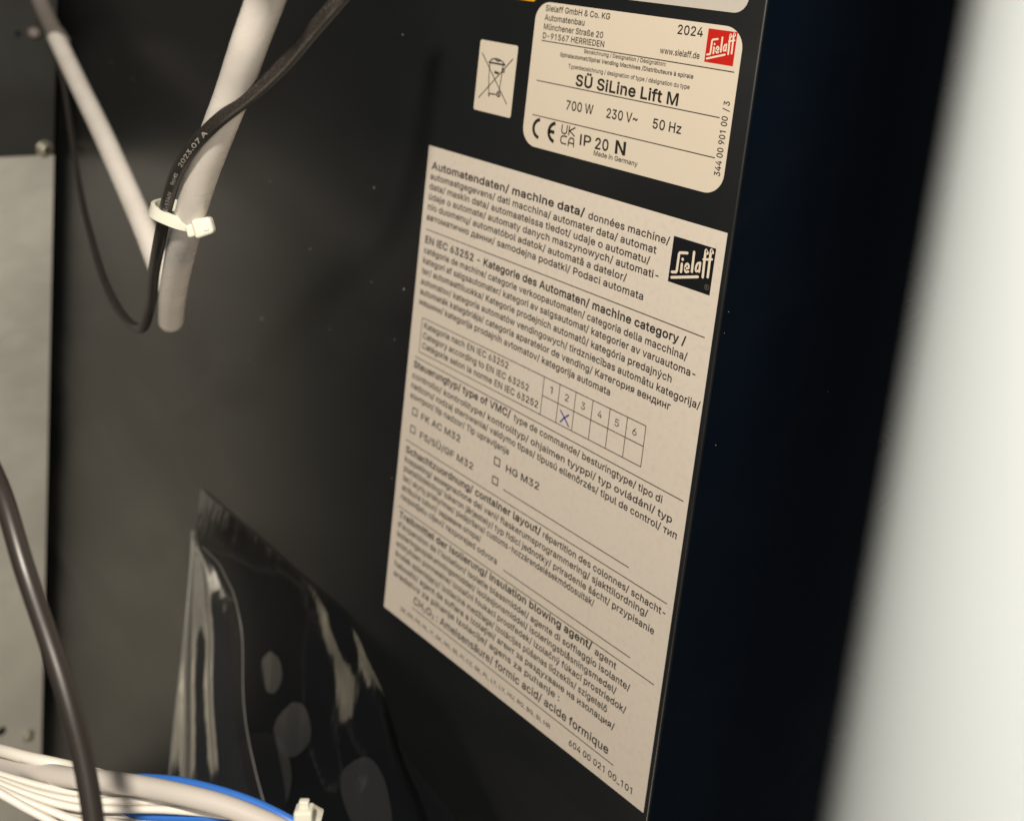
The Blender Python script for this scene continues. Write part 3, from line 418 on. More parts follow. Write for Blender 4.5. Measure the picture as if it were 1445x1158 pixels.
def _area(c):
    return sum(c[i][0] * c[(i + 1) % len(c)][1] - c[(i + 1) % len(c)][0] * c[i][1] for i in range(len(c))) / 2
def _inside(p, c):
    r = False
    for i in range(len(c)):
        (x0, y0), (x1, y1) = c[i], c[(i + 1) % len(c)]
        if (y0 > p[1]) != (y1 > p[1]) and p[0] < (x1 - x0) * (p[1] - y0) / (y1 - y0) + x0: r = not r
    return r
def _fatten(c, w):
    keep = []
    for p in c:
        if not keep or abs(p[0] - keep[-1][0]) + abs(p[1] - keep[-1][1]) > 4: keep.append(p)
    if len(keep) > 3 and abs(keep[0][0] - keep[-1][0]) + abs(keep[0][1] - keep[-1][1]) <= 4: keep = keep[:-1]
    c = keep
    if not w: return c
    out = []
    for i in range(len(c)):
        a, b, d = Vector(c[i - 1]), Vector(c[i]), Vector(c[(i + 1) % len(c)])
        e, f = (b - a).normalized(), (d - b).normalized()
        n1, n2 = Vector((-e.y, e.x)), Vector((-f.y, f.x))
        n = n1 + n2
        if n.length < .3: n = n1
        n.normalize()
        k = min(1.35, 1 / max(.3, n.dot(n1)))
        q = b + n * w * k
        out.append((q.x, q.y))
    return out
_cache = {}
def _glyph(ch, w):
    """filled triangles of one letter; outlines run clockwise, holes counter-clockwise"""
    if (ch, w) in _cache: return _cache[ch, w]
    g = FONT[ch]; cs = [[(c[i], c[i + 1]) for i in range(0, len(c), 2)] for c in g[1:]]
    outer = [c for c in cs if _area(c) < 0]; holes = [c for c in cs if _area(c) >= 0]
    tris = []
    for k, o in enumerate(outer):
        hs = [h for h in holes if _inside(h[0], o)]
        polys = [_fatten(c, w) for c in [o] + hs]
        flat_ = [p for c in polys for p in c]
        for t in tessellate_polygon([[Vector((x, y, 0)) for x, y in c] for c in polys]):
            tris.append([(flat_[i][0], flat_[i][1], k) for i in t])
    _cache[ch, w] = (g[0], tris)
    return _cache[ch, w]
def glyphs(text, bold=0.0):
    """bold is an extra weight in thousandths of the letter height; third value is a tiny stacking level"""
    w = bold * 500
    x, vs, fs = 0, [], []
    for ch in text:
        if ch == ' ':
            x += SPACE; continue
        s, dy = (0.62, -40) if ch == '\u2082' else (1, 0)
        adv, tris = _glyph('2' if ch == '\u2082' else ch, w)
        for t in tris:
            k = len(vs)
            vs += [((x + p[0] * s) / 500, (p[1] * s + dy) / 500, p[2]) for p in t]
            fs.append((k, k + 1, k + 2))
        x += adv * s + w
    return vs, fs

def text_verts(text, a, b, cap, bold=0.0, lift=-0.2):
    """text from baseline start a to baseline end b (wall mm), cap height in mm"""
    v, f = glyphs(text, bold)
    x0 = min(p[0] for p in v); x1 = max(p[0] for p in v)
    A, B = Vector(a), Vector(b); d = B - A; L = d.length; d.normalize(); up = Vector((d.y, -d.x))
    sx = L / (x1 - x0); sy = cap / _cap
    out = []
    for p in v:
        q = A + d * ((p[0] - x0) * sx) + up * (p[1] * sy)
        out.append(W(q.x, q.y, lift - 0.006 * p[2]))
    return out, f

def text(text_, a, b, cap, parent, bold=0.0, lift=-0.2, m='ink', name='text_line'):
    v, f = text_verts(text_, a, b, cap, bold, lift)
    return pyobj(name, v, f, M[m], parent)

def stroke_geo(pts, wd, lift, closed=False, round_caps=True):
    """one mitred ribbon along the points, with half-round ends"""
    P = [Vector(p) for p in pts]
    if (P[0] - P[-1]).length < 1e-4: P = P[:-1]; closed = True
    n = len(P); h = wd / 2; vs, fs = [], []
    for i in range(n):
        a = P[i - 1] if (i > 0 or closed) else None
        c = P[(i + 1) % n] if (i < n - 1 or closed) else None
        d1 = (P[i] - a).normalized() if a is not None else (c - P[i]).normalized()
        d2 = (c - P[i]).normalized() if c is not None else d1
        n1, n2 = Vector((d1.y, -d1.x)), Vector((d2.y, -d2.x))
        m_ = n1 + n2
        if m_.length < .2: m_ = n1
        m_.normalize(); k = min(2.0, 1 / max(.3, m_.dot(n1)))
        vs += [P[i] + m_ * h * k, P[i] - m_ * h * k]
    for i in range(n if closed else n - 1):
        j = (i + 1) % n
        fs.append((2 * i, 2 * j, 2 * j + 1, 2 * i + 1))
    if round_caps and not closed:
        for q, d, i0, i1 in ((P[0], (P[0] - P[1]).normalized(), 1, 0), (P[-1], (P[-1] - P[-2]).normalized(), 2 * n - 2, 2 * n - 1)):
            s_ = (vs[i0] - q).normalized(); k = len(vs)
            for t in range(1, 6):
                an = math.pi * t / 6
                vs.append(q + (s_ * math.cos(an) + d * math.sin(an)) * h)
            fs.append((i0, *range(k, k + 5), i1))
    return [W(v.x, v.y, lift) for v in vs], fs

def strokes(name, lists, wd, parent, m, lift=-0.2, closed=False, round_caps=True):
    vs, fs = [], []
    for pts in lists:
        v, f = stroke_geo(pts, wd, lift, closed, round_caps)
        k = len(vs); vs += v; fs += [tuple(i + k for i in q) for q in f]
    return pyobj(name, vs, fs, M[m], parent)

def smooth2d(pts, k=5):
    P = [Vector((p[0], p[1], 0)) for p in pts]
    out = []
    P = [P[0] * 2 - P[1]] + P + [P[-1] * 2 - P[-2]]
    for i in range(1, len(P) - 2):
        p0, p1, p2, p3 = P[i - 1:i + 3]
        for j in range(k):
            t = j / k
            q = 0.5 * (2 * p1 + (p2 - p0) * t + (2 * p0 - 5 * p1 + 4 * p2 - p3) * t * t + (3 * p1 - p0 - 3 * p2 + p3) * t ** 3)
            out.append((q.x, q.y))
    out.append((P[-2].x, P[-2].y))
    return out

def rule(a, b, wd, parent, m='ink', lift=-0.2):
    return strokes('ruled_line', [[a, b]], wd, parent, m, lift, round_caps=False)

# ------------------------------------------------------------------ setting: cabinet interior
# black side wall with a rounded right edge
wall = bevel_box('side_wall', (-392, -330, 0), (150, 560, 1.6), M['wall'], r=0.7, seg=3)
tag(wall, 'black powder coated inner side wall of the machine carrying the labels', kind='structure')
fl = bevel_box('dark_frame_face', (146.5, -330, 1.75), (149.3, 560, 300), M['flange'], r=0.4, seg=2)
tag(fl, 'dark navy frame face running back from the edge of the black wall', kind='structure')

def ub(v):
    return -372 + (v + 25) * 0.0486
def tilt(u, v, n):
    return (u + (v + 25) * 0.0486, v, n)
def on_back(x, y, lift=0.0):
    d = ray(x, y)
    # plane u = ub(v)
    t = (-372 + 0.0486 * (CAM[1] + 25) - CAM[0]) / (d[0] - 0.0486 * d[1])
    p = [CAM[i] + t * d[i] for i in range(3)]
    return (p[0] + lift, p[1], p[2])

NG = -5.5
low = bevel_box('galvanised_sheet', (-374, 77.5, -190), (-372, 560, NG), M['galv'], r=0.5, verts_xform=tilt)
tag(low, 'lower galvanised steel sheet at the left, pale grey and screwed on', 'metal sheet')
upp = bevel_box('grey_plate', (-373.2, -330, -190), (-371.8, 77.0, NG - 0.4), M['greyplate'], r=0.5, verts_xform=tilt)  # upper part of the left sheet, a separate piece in darker grey
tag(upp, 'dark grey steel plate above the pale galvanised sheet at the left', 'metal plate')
back = bevel_box('back_wall', (-420, -330, -300), (-400, 560, 0), M['hole'])
tag(back, 'dark space behind the metal sheets', kind='structure')

def disc_on_back(name, x, y, radius, thick, material, parent, label=None, segs=24, dome=0.0):
    c = on_back(x, y)
    vs, fs = [], []
    rings = [(1.0, 0.0), (1.0, thick * .6), (0.85, thick), (0.5, thick + dome * .7), (0.0001, thick + dome)]
    for rr, h in rings:
        for k in range(segs):
            a = 2 * math.pi * k / segs
            v = c[1] + radius * rr * math.sin(a); n = c[2] + radius * rr * math.cos(a)
            vs.append(W(ub(v) + h + 0.25, v, n))
    for i in range(len(rings) - 1):
        for k in range(segs):
            fs.append((i * segs + k, i * segs + (k + 1) % segs, (i + 1) * segs + (k + 1) % segs, (i + 1) * segs + k))
    fs.append(tuple(range(segs)))
    return pyobj(name, vs, fs, material, parent, smooth=True)

def screw(x, y, r, label):
    c = on_back(x, y)
    root = empty('screw', W(*c), label, 'screw')
    disc_on_back('washer', x, y, r, 0.7, M['screw'], root)
    h = disc_on_back('screw_head', x, y, r * .68, 2.4, M['screw'], root, dome=0.6)
    cx = on_back(x, y)
    a = 0.5
    vs = []
    L, wd = r * .42, r * .13
    lay = 3.55
    faces = []
    for ang in (a, a + math.pi / 2):
        k = len(vs)
        dx, dy = math.cos(ang), math.sin(ang)
        for sx, sy in ((-L, -wd), (L, -wd), (L, wd), (-L, wd)):
            vv = cx[1] + sx * dy + sy * dx; nn = cx[2] + sx * dx - sy * dy
            vs.append(W(ub(vv) + lay + (0.03 if ang == a else 0.06), vv, nn))
        faces.append((k, k + 1, k + 2, k + 3))
    pyobj('screw_recess', vs, faces, M['hole'], root)
    return root
screw(63, 210, 5.6, 'larger round screw at the joint of grey plate and galvanised sheet')
screw(40, 1038, 3.9, 'small screw low on the galvanised sheet above the white cables')
def hole(x, y, r, label):
    o = disc_on_back('hole', x, y, r, 0.25, M['hole'], None)
    tag(recentre(o), label, 'hole')
hole(25, 48, 2.2, 'small dark hole in the dark grey plate at the upper left')
hole(2, 1031, 3.0, 'dark hole low on the galvanised sheet at the picture edge')

# ------------------------------------------------------------------ foreground white panel
prof = []
for i in range(25):
    a_ = math.pi / 2 * i / 24
    prof.append((295.6 + 17 * (1 - math.cos(a_)), -204 - 11 * math.sin(a_)))
prof = [(295.6, -196)] + prof + [(420, -215), (420, -192), (301, -192)]
vs, fs = [], []
K_ = len(prof)
for v_ in (-300, 300):
    for u_, n_ in prof: vs.append(W(u_, v_, n_))
for i in range(K_): fs.append((i, (i + 1) % K_, K_ + (i + 1) % K_, K_ + i))
fs += [tuple(range(K_ - 1, -1, -1)), tuple(range(K_, 2 * K_))]
dp = pyobj('white_door', vs, fs, M['doorwhite'])
for p in dp.data.polygons:
    if len(p.vertices) == 4 and p.index < 26: p.use_smooth = True
tag(recentre(dp), 'out of focus white door edge standing close to the camera at the right', 'door')

# ------------------------------------------------------------------ stickers
def sticker(name, u0, v0, u1, v1, r, m, label, cat, seg=8):
    pts = rounded(u0, v0, u1, v1, r, seg) if r else [(u0, v0), (u1, v0), (u1, v1), (u0, v1)]
    root = empty(name, W((u0 + u1) / 2, v1, 0), label, cat)
    sheet('label_film', pts, -0.02, -0.14, M[m], root)
    return root

sticker('yellow_sticker', 14, -104, 51.7, -64.4, 1.2, 'yellow', 'yellow sticker cut by the top of the picture above the bin sticker', 'sticker')
ws = sticker('white_sticker', 54, -112, 143.4, -69.4, 5.0, 'white_sticker', 'blank lower edge of a white sticker above the rating plate', 'sticker')

# bin sticker
we = sticker('bin_sticker', 24.4, -47.1, 45.3, -19.3, 0.9, 'wee', 'small upright white sticker with a crossed out wheeled bin', 'sticker', 4)
strokes('cross_line', [[(26.1, -42.03), (42.64, -24.26)]], 0.42, we, 'inksoft', round_caps=False)
strokes('cross_line', [[(43.52, -41.94), (26.65, -24.26)]], 0.42, we, 'inksoft', lift=-0.24, round_caps=False)
strokes('bin_lid', [[(30.5, -38.9), (39.4, -39.0)]], 0.62, we, 'ink', lift=-0.26)
strokes('bin_lid', [smooth2d([(30.9, -39.2), (32.2, -40.35), (35.2, -40.75), (37.9, -40.1), (39.3, -39.2)])], 0.42, we, 'ink', lift=-0.28)
strokes('bin_lid', [smooth2d([(34.0, -40.45), (35.3, -40.0), (36.8, -40.35)])], 0.5, we, 'ink', lift=-0.28)
strokes('bin_body', [[(31.1, -38.8), (31.4, -33), (32.3, -26.1)], [(38.5, -38.8), (38.2, -33.3), (37.8, -28.6)], [(32.3, -26.9), (36.6, -27.05)]], 0.40, we, 'ink', lift=-0.3)
strokes('bin_body', [[(32.5, -26.6), (32.5, -25.9)]], 0.6, we, 'ink', lift=-0.3)
strokes('bin_handle', [[(34.1, -35.55), (36.7, -35.4)]], 0.85, we, 'ink', lift=-0.32, round_caps=False)
strokes('bin_handle', [[(38.3, -37.45), (39.5, -37.43), (39.5, -36.2), (38.3, -36.2), (38.3, -37.45)]], 0.42, we, 'ink', lift=-0.32)
strokes('bin_wheel', [[(37.75 + .95 * math.cos(a * .4189), -27.45 + .95 * math.sin(a * .4189)) for a in range(16)]], 0.42, we, 'ink', lift=-0.34)
strokes('bin_wheel', [[(37.75 + .25 * math.cos(a), -27.45 + .25 * math.sin(a)) for a in range(7)]], 0.3, we, 'ink', lift=-0.34)

# ------------------------------------------------------------------ logo
LOGO = {  # strokes measured on the black logo, origin at its top left corner, 17 x 15.7 mm
 'S': [(6.2, 4.3), (3.35, 4.95), (3.0, 5.5), (3.0, 11.2), (2.75, 11.8), (1.15, 12.2)],
 'und': [(1.3, 14.05), (11.5, 10.95)],
 'idot': [(4.72, 6.75), (4.75, 6.95)],
 'i': [(4.66, 8.45), (4.75, 11.15)],
 'e': [(6.3, 9.55), (7.4, 9.15), (7.45, 8.3), (6.85, 7.8), (6.25, 8.4), (6.12, 9.9), (6.65, 10.65), (7.6, 10.25)],
 'l': [(8.8, 3.3), (8.95, 9.9)],
 'a': [(11.7, 6.15), (10.75, 6.65), (10.3, 8.1), (10.55, 9.3), (11.35, 8.9)],
 'a2': [(11.75, 6.1), (11.75, 9.15)],
 'f1': [(13.95, 2.35), (13.55, 1.75), (13.15, 2.3), (13.4, 10.5)],
 'f2': [(15.9, 1.6), (15.55, 1.1), (15.15, 1.65), (15.3, 9.95)],
 'bar': [(12.75, 4.7), (15.95, 3.8)],
}
def logo(u0, v0, scale_u, scale_v, w, h, ground, parent, sw):
    g = pyobj('logo_ground', [W(u0, v0, -0.19), W(u0 + w, v0, -0.19), W(u0 + w, v0 + h, -0.19), W(u0, v0 + h, -0.19)], [(0, 1, 2, 3)], M[ground], parent)
    vs, fs = [], []
    for k, (key, pts) in enumerate(LOGO.items()):
        p = [(u0 + x * scale_u, v0 + y * scale_v) for x, y in pts]
        if key in 'ea' or key in ('f1', 'f2'): p = smooth2d(p, 4)
        ww = sw * (0.82 if key in ('e', 'a', 'a2', 'bar') else 1.0)
        v, f = stroke_geo(p, ww, -0.215 - 0.002 * k)
        b = len(vs); vs += v; fs += [tuple(i + b for i in q) for q in f]
    pyobj('logo_lettering', vs, fs, M['logo_white'], parent)
    return g

# ------------------------------------------------------------------ rating plate
rp = sticker('rating_plate', 52.7, -65.0, 143.6, -10.9, 7.0, 'plate', 'white rating label with rounded corners and a red logo', 'label', 12)
def T(t, a, b, cap, bold=0.0, m='ink', par=None, lift=-0.2):
    return text(t, a, b, cap, par, bold, lift, m)
for t, a, b, cap, bo in (
    ('Sielaff GmbH & Co. KG', (57.5, -61.7), (88.6, -61.8), 2.1, 0),
    ('Automatenbau', (57.5, -58.3), (77.2, -58.4), 2.1, 0),
    ('Münchener Straße 20', (57.6, -54.95), (86.5, -55.05), 2.1, 0),
    ('D-91567 HERRIEDEN', (57.6, -51.6), (87.5, -51.95), 2.1, 0),
    ('2024', (118.1, -60.35), (128.2, -60.45), 3.0, 0),
    ('www.sielaff.de', (112.0, -53.1), (128.1, -53.3), 2.0, 0),
    ('Bezeichnung / Designation / Désignation:', (78.7, -48.75), (115.2, -49.1), 1.4, 0),
    ('Spiralautomat/Spiral Vending Machines /Distributeurs à spirale', (67.3, -46.1), (126.8, -46.6), 1.4, 0.018),
    ('Typenbezeichnung / designation of type / désignation du type', (71.9, -42.5), (125.9, -43.0), 1.45, 0),
    ('SÜ SiLine Lift M', (76.3, -36.8), (122.1, -36.95), 3.9, 0.022),
    ('700 W', (73.2, -27.5), (86.2, -27.8), 3.3, 0.012),
    ('230 V~', (92.4, -27.8), (106.4, -28.1), 3.3, 0.012),
    ('50 Hz', (113.0, -27.8), (124.9, -27.9), 3.3, 0.012),
    ('IP', (81.7, -16.0), (87.0, -16.2), 3.8, 0.012),
    ('20', (89.0, -16.0), (95.2, -16.3), 3.9, 0.016),
    ('N', (98.2, -16.3), (102.9, -16.4), 4.3, 0.03),
    ('Made in Germany', (88.8, -13.65), (108.8, -13.6), 1.65, 0),
    ('344 00 901 00  / 3', (142.15, -17.2), (142.0, -41.5), 2.25, 0),
):
    T(t, a, b, cap, bo or 0.012, 'inksoft' if cap < 1.3 else 'ink', rp)
rule((57.2, -50.7), (142.0, -50.95), 0.34, rp, 'inksoft')
rule((57.0, -35.75), (139.0, -35.85), 0.34, rp, 'inksoft')
rule((56.9, -22.75), (139.4, -22.8), 0.34, rp, 'inksoft')
def arc(cx, cy, rx, ry, a0, a1, k=14):
    return [(cx + rx * math.cos(math.radians(a0 + (a1 - a0) * i / k)), cy + ry * math.sin(math.radians(a0 + (a1 - a0) * i / k))) for i in range(k + 1)]
strokes('conformity_mark', [arc(61.7, -18.1, 3.55, 3.45, -100, -262)], 1.3, rp, 'ink', round_caps=False)
strokes('conformity_mark', [arc(69.6, -18.1, 3.55, 3.45, -100, -262), [(66.1, -18.1), (68.9, -18.1)]], 1.3, rp, 'ink', round_caps=False)
strokes('approval_mark', [smooth2d([(72.45, -21.6), (72.45, -19.4), (72.9, -18.75), (73.65, -18.6), (74.4, -18.75), (74.85, -19.4), (74.85, -21.6)], 4),
                        [(76.0, -21.7), (76.0, -18.5)], [(78.7, -21.6), (76.2, -20.05), (78.8, -18.6)]], 0.5, rp, 'ink', lift=-0.22)
strokes('approval_mark', [[(75.2, -17.7), (73.3, -17.7), (72.55, -17.1), (72.45, -15.7), (73.2, -14.95), (75.2, -14.95)],
                        [(76.35, -14.6), (76.4, -16.6), (77.0, -17.55), (78.1, -17.65), (78.8, -17.2), (79.0, -14.7)], [(76.4, -15.75), (78.9, -15.75)]], 0.5, rp, 'ink', lift=-0.24)
logo(130.15, -63.5, 11.0 / 17, 10.8 / 15.7, 11.0, 10.8, 'logo_red', rp, 0.62)

# ------------------------------------------------------------------ large data label
dl = sticker('data_label', 0, 0, 148, 210, 0, 'paper', 'large white multilingual data label with a black logo and ticked table', 'label')
BR, RG = 0.0225, 0.0
LINES = (
 ('Automatendaten/ machine data/', (3.0, 9.3), (88.1, 9.2), 2.95, BR),
 ('données machine/', (89.9, 9.4), (126.4, 9.6), 2.6, RG),
 ('automaatgegevens/ dati macchina/ automater data/ automat', (2.8, 13.7), (121.5, 14.0), 2.6, RG),
 ('data/ maskin data/ automaateissa tiedot/ udaje o automatu/', (2.8, 18.0), (119.4, 18.3), 2.6, RG),
 ('údaje o automate/ automaty danych maszynowych/ automati-', (2.9, 22.3), (123.8, 22.4), 2.6, RG),
 ('nio duomenų/ automatóbol adatok/ automată a datelor/', (3.1, 26.6), (110.5, 26.9), 2.6, RG),
 ('автоматично данни/ samodejna podatki/ Podaci automata', (2.9, 31.0), (118.6, 31.3), 2.6, RG),
 ('EN IEC 63252 - Kategorie des Automaten/ machine category /', (3.5, 40.8), (138.2, 41.1), 2.95, BR),
 ('catégorie de machine/ categorie verkoopautomaten/ categoria della macchina/', (3.3, 45.3), (139.6, 45.9), 2.6, RG),
 ('kategori af salgsautomater/ kategori av salgsautomat/ kategorier av varuautoma-', (3.4, 49.7), (143.7, 50.5), 2.6, RG),
 ('ter/ automaattiluokka/ Kategorie prodejních automatů/ kategória predajných', (3.4, 54.2), (134.7, 55.3), 2.6, RG),
 ('automatov/ kategoria automatów vendingowych/ tirdzniecības automātu kategorija/', (3.4, 58.8), (147.2, 60.2), 2.6, RG),
 ('automaták kategóriája/ categoria aparatelor de vending/ Категория вендинг', (3.5, 63.2), (135.8, 64.8), 2.6, RG),
 ('машини/ kategorija prodajnih avtomatov/ kategorija automata', (3.6, 67.6), (109.8, 69.3), 2.6, RG),
 ('Kategorie nach EN IEC 63252', (8.2, 77.0), (59.2, 77.2), 2.6, RG),
 ('Category according to EN IEC 63252', (8.1, 81.4), (71.1, 82.0), 2.6, RG),
 ('Catégorie selon la norme EN IEC 63252', (8.2, 85.8), (76.8, 86.6), 2.6, RG),
 ('Steuerungtyp/ type of VMC/', (4.0, 95.6), (63.3, 95.8), 2.95, BR),
 ('type de commande/ besturingtype/ tipo di', (65.1, 96.0), (137.7, 97.7), 2.6, RG),
 ('controllo/ kontrolltype/ kontrolltyp/ ohjaimen tyyppi/ typ ovládání/ typ', (3.8, 100.5), (142.7, 102.7), 2.6, RG),
 ('nadzoru/ rodzaj sterowania/ valdymo tipas/ típusú ellenőrzés/ tipul de control/ тип', (3.8, 105.0), (145.4, 107.3), 2.6, RG),
 ('контрол/ tip nadzor/ Tip upravljanja', (4.0, 109.5), (64.6, 110.6), 2.6, RG),
 ('FK AC M32', (12.0, 116.4), (37.0, 116.7), 2.8, RG),
 ('FS/SÜ/GF M32', (12.4, 124.6), (46.1, 124.9), 2.8, RG),
 ('HG M32', (64.2, 117.7), (82.2, 117.6), 2.8, RG),
 ('Schachtzuordnung/ container layout/', (4.4, 134.3), (85.8, 134.5), 2.95, BR),
 ('répartition des colonnes/ schacht-', (86.9, 134.6), (145.4, 136.0), 2.6, RG),
 ('koppeling/ assegnazione dei vani/ flaskerumsprogrammering/ sjakttilordning/', (4.4, 138.6), (138.4, 139.9), 2.6, RG),
 ('platstilldelning/ lokeron järjestely/ typ řídící jednotky/ priradenie šácht/ przypisanie', (4.4, 142.9), (141.9, 144.7), 2.6, RG),
 ('tac/ skyrių priskyrimas/ piešķiršana/ customs-hozzárendelésekmódosultak/', (4.3, 147.3), (115.0, 148.4), 2.6, RG),
 ('atribuire tuburi/ задаване опора/', (4.3, 151.8), (54.9, 152.3), 2.6, RG),
 ('raspodjelu cijevi/ razporejed odvora', (4.2, 156.0), (65.0, 157.0), 2.6, RG),
 ('Treibmittel der Isolierung/ insulation blowing agent/', (4.3, 164.7), (116.6, 165.0), 2.95, BR),
 ('agent', (118.1, 165.5), (128.3, 166.0), 2.6, RG),
 ("d'expansion de l'isolation/ isolatie blaasmiddel/ agente di soffiaggio isolante/", (4.0, 169.1), (135.4, 170.4), 2.6, RG),
 ('isoleringsopskumningsmiddel/ isolasjonsmiddel/ isoleringsblåsningsmedel/', (4.1, 173.6), (129.8, 174.9), 2.6, RG),
 ('eristyksen ponneaine/ izolační foukací prostředek/ izolačný fúkací prostriedok/', (4.3, 178.2), (135.0, 179.4), 2.6, RG),
 ('środek spieniający/ izoliacinė medžiaga/ izolācijas pūšanas līdzeklis/ szigetelő', (4.3, 182.9), (126.9, 184.0), 2.6, RG),
 ('habosító/ agent de suflare a izolației/ агент за раздухване на изолация/', (4.5, 187.6), (131.1, 188.5), 2.6, RG),
 ('sredstvo za pihanje izolacije/ agens za puhanje :', (4.5, 192.2), (104.8, 192.9), 2.6, RG),
 ('CH₂O₂ : Ameisensäure/ formic acid/ acide formique', (19.1, 198.3), (129.9, 198.9), 3.3, RG),
 ('DE, EN, FR, NL, IT, DK, NO, SE, FI, CZ, SK, PL, LT, LV, HU, RO, BG, SI, HR', (11.4, 205.6), (102.1, 206.3), 1.7, RG),
 ('604 00 021 00_101', (111.8, 206.6), (142.2, 206.6), 2.4, RG),
)
for t, a, b, cap, bo in LINES:
    T(t, a, b, cap, bo or 0.014, 'ink', dl)
for a, b in (((3.3, 35.1), (145.2, 36.0)), ((4.3, 90.9), (146.1, 93.2)), ((3.6, 128.9), (145.5, 131.1)), ((3.2, 160.0), (144.9, 162.0)),
             ((63.9, 125.4), (127.9, 126.5)), ((68.9, 157.3), (133.6, 158.2)), ((18.7, 200.5), (133.0, 201.3))):
    rule(a, b, 0.36, dl, 'inksoft')
# category table
for a, b in (((6.7, 72.9), (127.0, 73.9)), ((6.6, 88.0), (127.2, 88.9)), ((78.3, 80.9), (127.0, 81.4))):
    strokes('table_line', [[a, b]], 0.33, dl, 'inksoft', round_caps=False)
for u in (78.3, 86.4, 94.4, 102.7, 110.8, 118.8, 127.0):
    strokes('table_line', [[(u, 73.4 + (u - 78) * .01), (u + .1, 88.5 + (u - 78) * .01)]], 0.33, dl, 'inksoft', lift=-0.22, round_caps=False)
strokes('table_line', [[(6.7, 72.9), (6.6, 88.0)]], 0.33, dl, 'inksoft', lift=-0.22, round_caps=False)
for i, c in enumerate('123456'):
    u = 82.4 + i * 8.03
    T(c, (u - 0.95 + (0.25 if c == '1' else 0), 78.6 + i * .1), (u + 0.95 - (0.25 if c == '1' else 0), 78.6 + i * .1), 2.7, 0, 'ink', dl)
strokes('pen_cross', [smooth2d([(88.1, 83.1), (90.2, 84.9), (92.9, 87.6)]), smooth2d([(92.3, 83.4), (90.4, 85.2), (88.7, 87.4)])], 0.55, dl, 'pen', lift=-0.24)
for u, v in ((6.3, 113.3), (6.1, 121.4), (57.5, 114.4), (57.6, 122.4)):
    strokes('check_box', [[(u, v), (u + 3.0, v), (u + 3.0, v + 2.9), (u, v + 2.9), (u, v)]], 0.5, dl, 'ink')
logo(127.75, 6.05, 1, 1, 16.95, 15.75, 'logo_black', dl, 0.92)
strokes('registered_mark', [arc(143.2, 19.4, .85, .85, 0, 360, 16), [(142.95, 19.8), (142.95, 19.0), (143.35, 19.1), (143.05, 19.4), (143.4, 19.85)]], 0.2, dl, 'screw', lift=-0.22)

# ------------------------------------------------------------------ white conduit, folded back on itself
fpath = spline([at(392, -60, 268), at(378, -10, 283), at(352, 62, 298), at(329, 130, 315), at(304, 195, 330), at(284, 250, 346), at(265, 315, 366),
                at(252, 370, 392), at(244, 415, 420), at(241, 452, 446)], 0.0025)
fd = empty('white_conduit', at(241, 452, 446), 'thick white conduit coming down from above, cut off just below the cable tie', 'conduit')
def hollow_tube(name, path, r, wall, material, parent, sides=32):
    """like tube(), with the last end open and the wall thickness showing"""
    o = tube(name, path, r, material, parent, sides=sides, rough=0.012)
    me = o.data; bm = bmesh.new(); bm.from_mesh(me)
    bm.faces.ensure_lookup_table()
    cap = bm.faces[-1]
    for f in bm.faces: f.smooth = f.smooth
    res = bmesh.ops.inset_region(bm, faces=[cap], thickness=wall * .001)
    t = (path[-1] - path[-2]).normalized()
    ex = bmesh.ops.extrude_face_region(bm, geom=[cap])
    vs_ = [g for g in ex['geom'] if isinstance(g, bmesh.types.BMVert)]
    bmesh.ops.translate(bm, verts=vs_, vec=-t * 0.02)
    bm.to_mesh(me); bm.free()
    return o
hollow_tube('conduit_tube', fpath, 5.25, 1.1, M['tube'], fd)
cpath = spline([at(246, 420, 470), at(240, 405, 478), at(226, 378, 488), at(205, 325, 505), at(150, 200, 560), at(110, 117, 610), at(78, 50, 650)], 0.0025)
cd = empty('white_conduit', at(246, 420, 470), 'white conduit slanting down from the grey plate behind the other conduit', 'conduit')
tube('conduit_tube', cpath, 5.25, M['tube'], cd, sides=32, rough=0.012)
tube('grey_upper_part', spline([at(86, 62, 645), at(76, 44, 652), at(62, 14, 664), at(44, -30, 672)], 0.003), lambda t: 5.1 + 0.8 * (t < .18), M['tubegrey'], cd, sides=24)  # upper end of the conduit in darker grey, wider at its lower rim
cb = disc_on_back('cable_clip', 47, 46, 3.6, 3.5, M['tubegrey'], None, dome=1.0)
tag(recentre(cb), 'pale clip button beside the top of the white conduit', 'clip')

# ------------------------------------------------------------------ thin black cable with print
kp = [at(590, -150, 330), at(530, -58, 292), at(484, -6, 288), at(440, 45, 296), at(400, 92, 304), at(350, 138, 310.5), at(311, 168, 315.5), at(276, 203, 326), at(250, 243, 341),
      at(235, 290, 358), at(226, 335, 373), at(217, 385, 408), at(212, 430, 438), at(200, 463, 458), at(178, 452, 475), at(150, 405, 500), at(128, 335, 535),
      at(112, 265, 580), at(100, 185, 620), at(88, 110, 650), at(72, 60, 664), at(52, 10, 670), at(40, -30, 675)]
kpath = spline(kp, 0.0015)
bc = empty('thin_black_cable', at(212, 430, 438), 'thin black cable with white date print hanging over the white conduit', 'cable')
tube('cable_jacket', kpath, lambda t: 2.2 if t < .5 else 2.2 - 0.55 * min(1, (t - .5) * 4), M['black_cable'], bc, sides=20, groove=0.0, rough=0.0)
